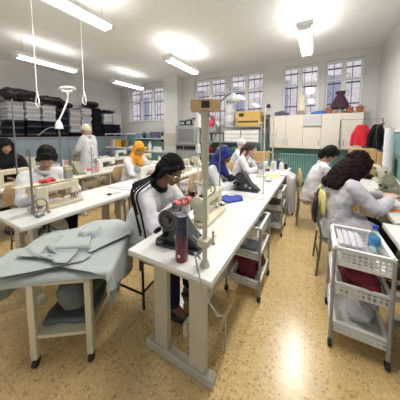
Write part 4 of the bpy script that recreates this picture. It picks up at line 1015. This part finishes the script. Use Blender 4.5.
def person(lab, loc, rz, skin=skin_m, coat=coat_m, neck=(.20, 0, 1.02), head=(.29, 0, 1.16), pitch=25, yaw=0, roll=0, hands=((.52, .12, .83), (.52, -.12, .83)), hair='bun', hair_mat=None, voxel=.006, stand=False, hip=.57, feet=None, trousers=navy_cloth, glasses=False, collar=None, s_sh=.175, detail=True, elbow=(-.15, .55, -.7), skirt=True):
    root = thing('person', lab, 'person', (loc[0], loc[1], 0), R(rz))
    nk = V(neck); hd = V(head); hipc = V((0, 0, hip)) if not stand else V((0, 0, .93))
    b = MB()                       # ---- the body: one continuous skin
    ch = hipc.lerp(nk, .72); wa = hipc.lerp(nk, .35) + V((-.02, 0, 0))
    up = (nk - hipc).normalized()
    for s in (-1, 1):
        b.chain([hipc + V((0, s * .07, 0)), wa + V((0, s * .055, 0)), ch + V((0, s * .075, 0)), nk + V((0, s * .05, 0)) - up * .07], [.105, .085, .095, .055])
    R0 = (Matrix.Rotation(R(yaw), 3, 'Z') @ Matrix.Rotation(R(pitch), 3, 'Y') @ Matrix.Rotation(R(roll), 3, 'X'))
    T = lambda x, y, z: hd + R0 @ V((x, y, z))
    b.caps(nk - up * .05, T(-.03, 0, -.06), .056, .050)
    b.ell(T(-.012, 0, .035), (.092, .074, .085), R0); b.ell(T(.028, 0, -.03), (.062, .058, .078), R0); b.ell(T(.052, 0, -.09), (.027, .028, .022), R0)
    b.caps(T(.085, 0, .005), T(.106, 0, -.026), .008, .012, 10)
    for s in (-1, 1):
        b.ell(T(.098, s * .012, -.03), (.009, .007, .007), R0, 2); b.caps(T(.080, s * .014, .026), T(.066, s * .048, .024), .010, .009, 8)
        b.ell(T(.058, s * .038, -.025), (.028, .024, .024), R0, 2); b.ell(T(-.006, s * .076, -.005), (.016, .008, .028), R0, 2)
    b.ell(T(.086, 0, -.058), (.011, .024, .0085), R0, 2)
    W = []; sh = []; el = []
    for i, s in enumerate((1, -1)):
        a = nk - up * .055 + V((0, s * s_sh, 0)); e, w = ik(a, hands[i], .285, .25, (elbow[0], s * elbow[1], elbow[2]))
        sh.append(a); el.append(e); W.append(w)
        b.chain([nk + V((0, s * .06, 0)) - up * .05, a, e, w], [.05, .052, .040, .027])
        dv = (w - e).normalized(); dv = (dv + V((.15, -s * .25, -.1))).normalized()
        hand(b, w, dv, (0, -s * .35, 1), -s * -1 if False else (-1 if s > 0 else 1), 1.0)
    ft = feet or (((.44, .11, .09), (.44, -.13, .09)) if not stand else ((.03, .1, .09), (-.02, -.1, .09)))
    hj = []; kn = []; an = []
    for i, s in enumerate((1, -1)):
        a = hipc + V((0, s * .095, -.01)); k, f = ik(a, ft[i], .43, .42, (1, s * .12, .5 if not stand else 0)); hj.append(a); kn.append(k); an.append(f)
        b.chain([a, k, f], [.085, .055, .038]); b.caps(f, f + V((.12, s * .02, -.055)), .035, .028)
    remesh(b, 'body', skin, root, voxel, 2)
    # ---- face
    for s in (-1, 1):
        e_ = MB().ell(T(.0735, s * .031, .004), (.0115, .0125, .0075), R0, 2).obj('eye', eye_w, root); MB().ell(T(.0840, s * .031, .002), (.003, .006, .006), R0, 2).obj('iris', iris_m, e_)
        MB().tube([T(.083, s * .014, .026), T(.084, s * .032, .031), T(.070, s * .052, .026)], .0035, 6).obj('eyebrow', hair_b, root)
    MB().ell(T(.0915, 0, -.058), (.0075, .022, .0065), R0, 2).obj('lips', lip_m, root)
    # ---- coat
    b = MB(); vx = max(.010, voxel * 1.6)
    for s in (-1, 1):
        b.chain([hipc + V((0, s * .08, 0)), wa + V((0, s * .07, 0)), ch + V((0, s * .085, 0)), nk + V((0, s * .06, 0)) - up * .075], [.130, .118, .122, .075])
        i = 0 if s > 0 else 1
        b.chain([nk + V((0, s * .07, 0)) - up * .06, sh[i], sh[i].lerp(el[i], .5), el[i], el[i].lerp(W[i], .55), el[i].lerp(W[i], .93)], [.066, .073, .070, .062, .056, .044])
        if not stand:
            if skirt: b.chain([hj[i], hj[i].lerp(kn[i], .62)], [.125, .105]); b.caps(hipc + V((-.05, s * .09, -.02)), hipc + V((-.07, s * .10, -.15)), .10, .085)
        else:
            b.chain([hipc + V((0, s * .08, 0)), hipc + V((.0, s * .095, -.42))], [.135, .15])
    if stand: b.caps(hipc, hipc + V((0, 0, -.42)), .13, .15)
    remesh(b, 'coat', coat, root, vx, 3, .03, .10)
    # collar and buttons band
    cu = collar or coat
    c_ = MB(); 
    axis = (T(-.03, 0, -.06) - nk).normalized(); xx = axis.orthogonal().normalized(); yy = axis.cross(xx)
    c_.tube([nk - up * .0 + (xx * math.cos(a) + yy * math.sin(a)) * .068 for a in np.linspace(0, 2 * PI, 21)[:-1]], .022, 10, True); c_.obj('collar', cu, root)
    for i, s in enumerate((1, -1)):
        d = (W[i] - el[i]).normalized(); c0 = el[i].lerp(W[i], .9); MB().tube([c0 + (d.orthogonal().normalized() * math.cos(a) + d.cross(d.orthogonal().normalized()) * math.sin(a)) * .040 for a in np.linspace(0, 2 * PI, 17)[:-1]], .008, 6, True).obj('cuff', coat, root)
    # ---- trousers and shoes
    b = MB()
    for i, s in enumerate((1, -1)): b.chain([hj[i], kn[i], kn[i].lerp(an[i], .5), kn[i].lerp(an[i], .93)], [.100, .074, .062, .052])
    b.caps(hj[0], hj[1], .10, .10); remesh(b, 'trousers', trousers, root, .014, 3, .012, .08)
    for i, s in enumerate((1, -1)):
        b = MB(); f = an[i]; b.ell(f + V((0, 0, -.045)), (.055, .042, .045)); b.ell(f + V((.11, s * .015, -.058)), (.09, .045, .032)); b.box(f + V((.06, s * .01, -.082)), (.25, .075, .016)); remesh(b, 'shoe', black, root, .008, 3)
    # ---- hair or headscarf
    hm = hair_mat or hair_b
    def shell(b, g=.014):
        b.ell(T(-.024, 0, .045), (.092 + g * .6, .074 + g, .085 + g), R0); b.ell(T(-.055, 0, -.005), (.065, .074, .075), R0)
    if hair == 'bun':
        b = MB(); shell(b); b.ell(T(-.125, 0, .0), (.05, .05, .05), R0); b.caps(T(.055, .03, .085), T(-.01, .075, .03), .022, .02); b.caps(T(.055, -.03, .085), T(-.01, -.075, .03), .022, .02); remesh(b, 'hair', hm, root, .008, 2, .012, .03)
    elif hair == 'bob':
        b = MB(); shell(b, .018); b.caps(T(.06, .02, .08), T(.03, .08, .0), .030, .026); b.caps(T(.06, -.02, .08), T(.03, -.08, .0), .03, .026); b.caps(T(.085, .03, .055), T(.085, -.03, .055), .022, .022); b.caps(T(-.03, .075, .0), T(-.02, .075, -.06), .03, .02); b.caps(T(-.03, -.075, .0), T(-.02, -.075, -.06), .03, .02); b.chain([T(-.07, 0, .0), T(-.085, 0, -.09)], [.078, .06]); remesh(b, 'hair', hm, root, .007, 2, .014, .03)
    elif hair == 'long':
        b = MB(); shell(b, .03); 
        for k in range(16):
            a = R(95 + 170 * k / 15); rr = random.Random(k)
            p = T(.085 * math.cos(a), .09 * math.sin(a), .03); q = T(.11 * math.cos(a) - .02, .115 * math.sin(a), -.10); e2 = V(q) + V((-.10 * (math.cos(a) < -.3) - .02, .03 * math.sin(a), -.14 - .05 * rr.random()))
            b.chain([p, q, e2], [.040, .044, .034])
        for s in (-1, 1): b.chain([T(.06, s * .05, .085), T(.045, s * .09, .0), T(.02, s * .10, -.09), T(-.0, s * .10, -.17)], [.028, .03, .03, .022])
        remesh(b, 'hair', hm, root, .007, 1, .035, .035)
    elif hair == 'ponytail':
        b = MB(); shell(b, .016); b.chain([T(-.1, 0, .02), T(-.13, 0, -.08), V(T(-.12, .02, -.18)) + V((0, 0, -.05))], [.035, .035, .02]); b.caps(T(.05, .05, .07), T(.0, .085, -.02), .022, .018); b.chain([T(.0, -.085, -.02), T(.02, -.09, -.14)], [.02, .014]); b.caps(T(.05, -.05, .07), T(.0, -.085, -.02), .022, .018); remesh(b, 'hair', hm, root, .008, 2, .012, .03)
    elif hair == 'hijab':
        b = MB(); b.ell(T(-.024, 0, .045), (.104, .092, .10), R0); b.ell(T(-.05, 0, -.03), (.08, .088, .10), R0)
        for s in (-1, 1):
            b.chain([T(.072, 0, .105), T(.062, s * .045, .085), T(.050, s * .072, .03), T(.045, s * .072, -.04), T(.05, s * .045, -.10), T(.055, 0, -.122)], [.018, .020, .022, .024, .026, .026])
        b.chain([T(.02, 0, -.12), nk + V((.03, 0, -.02))], [.07, .10]); b.chain([T(-.06, 0, -.06), nk + V((-.05, 0, -.04))], [.08, .10])
        for s in (-1, 1): b.caps(nk + V((0, s * .04, 0)), nk + V((.03, s * .10, -.08)) - up * .03, .08, .055)
        b.caps(nk + V((.05, 0, -.02)), nk + V((.13, 0, -.12)), .075, .05)
        remesh(b, 'headscarf', hm, root, .008, 3, .016, .06)
    elif hair == 'veil':
        b = MB(); b.ell(T(-.024, 0, .045), (.11, .10, .105), R0); b.ell(T(-.05, 0, -.05), (.10, .11, .13), R0); b.chain([T(-.06, 0, -.1), nk + V((-.08, 0, -.1)), nk + V((-.13, 0, -.4))], [.13, .2, .2])
        for s in (-1, 1): b.chain([T(.04, s * .07, .05), T(.03, s * .08, -.08), nk + V((.03, s * .16, -.12)), nk + V((.0, s * .2, -.4))], [.028, .04, .10, .10])
        remesh(b, 'veil', hm, root, .012, 3, .03, .1)
    elif hair == 'cap':
        b = MB(); b.ell(T(-.02, 0, .055), (.105, .092, .092), R0); b.ell(T(-.06, 0, .0), (.075, .085, .08), R0); remesh(b, 'cap', hm, root, .009, 3, .014, .05)
    elif hair == 'braids':
        b = MB(); shell(b, .016)
        for s in (-1, 1): b.chain([T(.068, s * .02, .088), T(.045, s * .068, .06), T(.0, s * .086, .02), T(-.03, s * .085, -.06)], [.018, .022, .024, .024])
        b.ell(T(-.10, 0, -.03), (.06, .085, .08), R0); hr = remesh(b, 'hair', hm, root, .006, 1, .010, .015)
        cr = MB()
        for k in range(9):                                   # cornrow ridges over the crown
            y = -.07 + .14 * k / 8; hh = math.sqrt(max(0, 1 - (y / .092) ** 2))
            cr.tube([T(-.024 + .106 * hh * math.cos(a), y, .045 + .103 * hh * math.sin(a)) for a in np.linspace(R(25), R(190), 14)], .006, 6)
        cr.obj('cornrows', hm, hr)
        for k in range(11):
            f = k / 10; y0 = -.085 + .17 * f
            bk = -.19 - .03 * math.sin(k * 2.1)
            p0 = T(-.09, y0, -.03); p1 = T(-.11, y0 * 1.3, -.12)
            if k < 6:    # over the near shoulder and upper arm
                j = k; ph = R(175 + 21 * j); dv = V((math.cos(ph), math.sin(ph), .12))
                top = sh[1] + V((-.11 + .035 * j, .02, .075 + .008 * j)); sp = sh[1] + dv * .100 + V((0, 0, .02)); ml = sh[1].lerp(el[1], .5); m1 = ml + dv * .098; m2 = el[1] + dv * (.085 + .006 * (j % 2)) + V((0, 0, -.01 * j))
                pts = [p0, p1, top + dv * .02, sp, m1] + ([m2] if j % 3 != 1 else [])
            else:
                sp = nk - up * .13 + V((-.15, y0 * 1.1, .0)); m1 = ch + V((-.165, y0 * 1.3, -.05)); pts = [p0, p1, sp, m1]
            MB().tube(catmull(pts, 7), .0075, 7).obj('braid', hm, hr)
    if glasses:
        g = MB()
        for s in (-1, 1): g.tube([T(.098, s * .034 + .024 * math.cos(a), .0 + .019 * math.sin(a)) for a in np.linspace(0, 2 * PI, 19)[:-1]], .0022, 6, True); g.tube([T(.098, s * .058, .004), T(.04, s * .074, .004), T(-.005, s * .082, .0)], .002, 6)
        g.tube([T(.098, .010, .003), T(.104, 0, .006), T(.098, -.010, .003)], .002, 6); gg = g.obj('eyeglasses', mat('gold_wire', (.75, .65, .45), .3, .8), root)
        l = MB()
        for s in (-1, 1): l.ell(T(.098, s * .034, 0), (.0012, .023, .018), R0, 2)
        l.obj('lens', glass_mat('lens_glass', (.96, .96, .96), .03), gg)
    return root, W

P1, W1 = person('seated woman with long black braids and glasses in a white coat sewing pink cloth', (-1.40, 1.36), 4, skin_d, neck=(.21, 0, 1.05), head=(.345, -.0, 1.185), pitch=30, yaw=-14, hands=((.43, .05, .925), (.41, -.07, .915)), hair='braids', voxel=.005, glasses=True, collar=dark_cloth, trousers=navy_cloth)
b = MB()
for k in range(12): b.ell((random.uniform(-.06, .06), random.uniform(-.07, .07), .02 + random.uniform(0, .035)), (.03, .035, .02), sub=2)
o = remesh(b, 'pink_cloth', pink_cloth, None, .006, 1, .02, .03); o.location = (-.915, 1.37, .905); tag(o, 'crumpled pink cloth in the hands of the braided woman', 'cloth')
chair(bst, -1.42, 1.36, 4, 'black tube stool under the woman with braids')
P2, W2 = person('dark short haired woman in white bent low over the left cream machine', (-2.92, 1.15), 3, skin_m, neck=(.15, 0, 1.08), head=(.25, 0, 1.235), pitch=34, yaw=-35, hands=((.50, .16, .86), (.48, -.14, .86)), hair='bob', voxel=.006, trousers=dark_cloth)
chair(wch, -2.98, 1.15, 3, 'wooden seat chair under the woman bent over the left machine')
person('seated woman in a mustard headscarf and white coat at the second left table', (-3.00, 2.66), 0, skin_m, neck=(.15, 0, 1.08), head=(.235, 0, 1.235), pitch=36, yaw=-25, hands=((.50, .10, .83), (.50, -.08, .83)), hair='hijab', hair_mat=mustard, voxel=.008)
chair(wch, -3.02, 2.66, 0, 'wooden seat chair under the woman in the mustard headscarf')
person('standing worker in white coat and white cap seen from behind by the fabric shelf', (-4.72, 2.95), 192, skin_m, neck=(.02, 0, 1.46), head=(.07, 0, 1.60), pitch=25, hands=((.30, .10, 1.05), (.30, -.10, 1.05)), s_sh=.14, hair='cap', hair_mat=manne, voxel=.009, stand=True, trousers=white_cloth)
person('person in a black veil seated at the far left edge', (-4.5, 1.32), 0, skin_m, coat=dark_cloth, neck=(.10, 0, 1.14), head=(.14, 0, 1.30), pitch=15, hands=((.45, .1, .83), (.45, -.1, .83)), hair='veil', hair_mat=dark_cloth, voxel=.009, trousers=dark_cloth)
chair(wch, -4.52, 1.32, 0, 'wooden seat chair under the person in the black veil')
person('seated woman in a royal blue headscarf and white coat sewing dark cloth', (-1.38, 2.68), 2, skin_d, coat=coat_m, neck=(.17, 0, 1.05), head=(.26, 0, 1.19), pitch=38, yaw=-12, hands=((.50, .08, .86), (.48, -.08, .86)), hair='hijab', hair_mat=royal, voxel=.007)
chair(wch, -1.40, 2.68, 2, 'wooden seat chair under the woman in the blue headscarf')
person('seated dark haired woman in white at the far table of the middle row', (-1.36, 4.02), 0, skin_l, neck=(.15, 0, 1.06), head=(.24, 0, 1.20), pitch=30, hands=((.50, .10, .86), (.48, -.10, .86)), hair='ponytail', hair_mat=mat('dark_brown_hair', (.03, .012, .01), .4, bump=.6, bscale=80), voxel=.008)
chair(wch, -1.38, 4.02, 0, 'wooden seat chair under the woman at the far middle table')
person('seated worker in white cap and pale coat behind the dark haired woman', (-1.72, 4.75), 10, skin_l, neck=(.13, 0, 1.10), head=(.20, 0, 1.25), pitch=25, yaw=-40, hands=((.50, .10, .83), (.48, -.10, .83)), hair='cap', hair_mat=white_cloth, voxel=.009)
chair(wch, -1.74, 4.75, 10, 'wooden seat chair under the worker in the white cap at the back')
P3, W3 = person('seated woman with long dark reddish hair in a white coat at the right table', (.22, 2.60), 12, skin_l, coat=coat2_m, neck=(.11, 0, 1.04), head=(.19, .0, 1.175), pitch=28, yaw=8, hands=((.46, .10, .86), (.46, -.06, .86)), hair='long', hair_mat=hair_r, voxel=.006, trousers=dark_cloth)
chair(ych, .26, 2.60, 4, 'yellow backed chair with grey green legs under the long haired woman')
person('seated black haired woman in white at the far right table', (.0, 3.80), 5, skin_m, coat=coat_m, neck=(.15, 0, 1.04), head=(.235, 0, 1.185), pitch=34, hands=((.52, .10, .84), (.50, -.10, .84)), hair='bob', voxel=.008, trousers=dark_cloth)
chair(wch, -.02, 3.80, 5, 'wooden seat chair under the black haired woman at the right')
# dark work cloth in the hands of the blue headscarf woman
b = MB()
for k in range(8): b.ell((random.uniform(-.07, .07), random.uniform(-.06, .06), .04 + random.uniform(0, .05)), (.04, .045, .03), sub=2)
o = remesh(b, 'dark_cloth', dark_cloth, None, .008, 1, .02, .04); o.location = (-.92, 2.60, .84); tag(o, 'dark cloth held by the woman in the blue headscarf', 'cloth')
# bag hung on the yellow chair
t = thing('shoulder_bag', 'black bag hung on the back of the yellow chair', 'bag', (.045, 2.52, .52), R(4))
b = MB(); b.ell((0, .02, .16), (.035, .07, .15)); b.box((0, .02, .05), (.03, .10, .08)); remesh(b, 'bag_body', black, t, .008, 2)
MB().tube(catmull([(0, -.04, .25), (.015, -.02, .36), (.03, .03, .39), (.015, .07, .34), (0, .08, .26)]), .006).obj('strap', black, t)
b = MB(); b.ell((0, 0, .16), (.03, .06, .17)); b.ell((.01, .02, .28), (.025, .05, .08)); b.box((0, 0, .03), (.03, .07, .05))
o = remesh(b, 'patterned_bag', mat('pink_brown_print', (.35, .18, .16), .8, var=.8, scale=40), None, .008, 1, .02, .05); o.location = (.03, 2.74, .46); o.rotation_euler = (0, 0, R(4)); tag(o, 'pink and brown patterned cloth bag hung beside the yellow chair back', 'bag')

# power cable hanging from the near middle table, tangled cables under the left one
t = thing('power_cable', 'grey cable looping down from the near corner of the middle table', 'cable', (-.48, .90, 0))
MB().tube(catmull([(-.05, .05, .80), (-.02, -.06, .90), (.02, -.075, .78), (.06, -.065, .68), (.09, -.03, .60), (.05, .05, .5), (.04, .2, .35), (.0, .3, .01)]), .0045).obj('cable', gplast, t)
t = thing('cable_tangle', 'dark tangled cables hanging under the near left table', 'cable', (-2.12, .84, 0))
for k in range(4):
    rr = random.Random(k); MB().tube(catmull([(rr.uniform(-.05, .05), rr.uniform(-.05, .1), .715), (rr.uniform(-.1, .1), rr.uniform(-.05, .1), .6), (rr.uniform(-.1, .1), rr.uniform(-.05, .15), .5), (rr.uniform(-.1, .1), rr.uniform(0, .15), .58), (rr.uniform(-.05, .05), rr.uniform(0, .1), .715)]), .005).obj('cable', blackrub, t)

# prototypes that never found a place
for pr in list(LK.values()) + list(OV.values()):
    if pr.name not in ms_used:
        for c in [x for x in bpy.data.objects if x.parent == pr]: bpy.data.objects.remove(c)
        bpy.data.objects.remove(pr)
for v in CL.values():
    for o in v:
        if o.name not in used: bpy.data.objects.remove(o)

# dark cloth bag hung from the near right table
b = MB(); b.ell((0, 0, .22), (.10, .16, .20)); b.ell((.01, .03, .36), (.07, .12, .12)); b.box((0, 0, .04), (.14, .22, .06))
o = remesh(b, 'cloth_sack', dark_cloth, None, .012, 2, .04, .12); o.location = (.72, 1.95, .01); tag(o, 'black cloth sack standing under the near right table', 'sack')
heap(.60, 1.50, .01, white_cloth, 'white cloth heap on the floor under the near right table', .12, .08, 44)

# work pieces lying about on the farther tables
for i, (x, y, m, lab, r, h) in enumerate([(-3.7, 1.72 - .25, lt_cloth, 'pale grey work piece on the second row beside the nearest machine', .10, .04),
        (-3.95, 2.45, pink_cloth, 'small pink work piece on the second row between two machines', .05, .03),
        (-3.75, 3.55, white_cloth, 'white work piece on the far part of the second row', .12, .05),
        (-5.3, 3.75, white_cloth, 'white work piece on the shelf row beside the standing worker', .12, .06),
        (-5.45, 2.75, THREADS['pink'], 'salmon work piece on the shelf row before the olive machine', .08, .05),
        (-2.35, 3.02 + .62, white_cloth, 'white work piece between two cream machines on the left row end', .09, .04),
        (-.60, 3.30, white_cloth, 'small white work piece on the middle row between pole and machine', .07, .03),
        (.80, 4.35, dark_cloth, 'dark work piece on the far right table', .10, .05)]):
    heap(x, y, .762, m, lab, r, h, 60 + i)
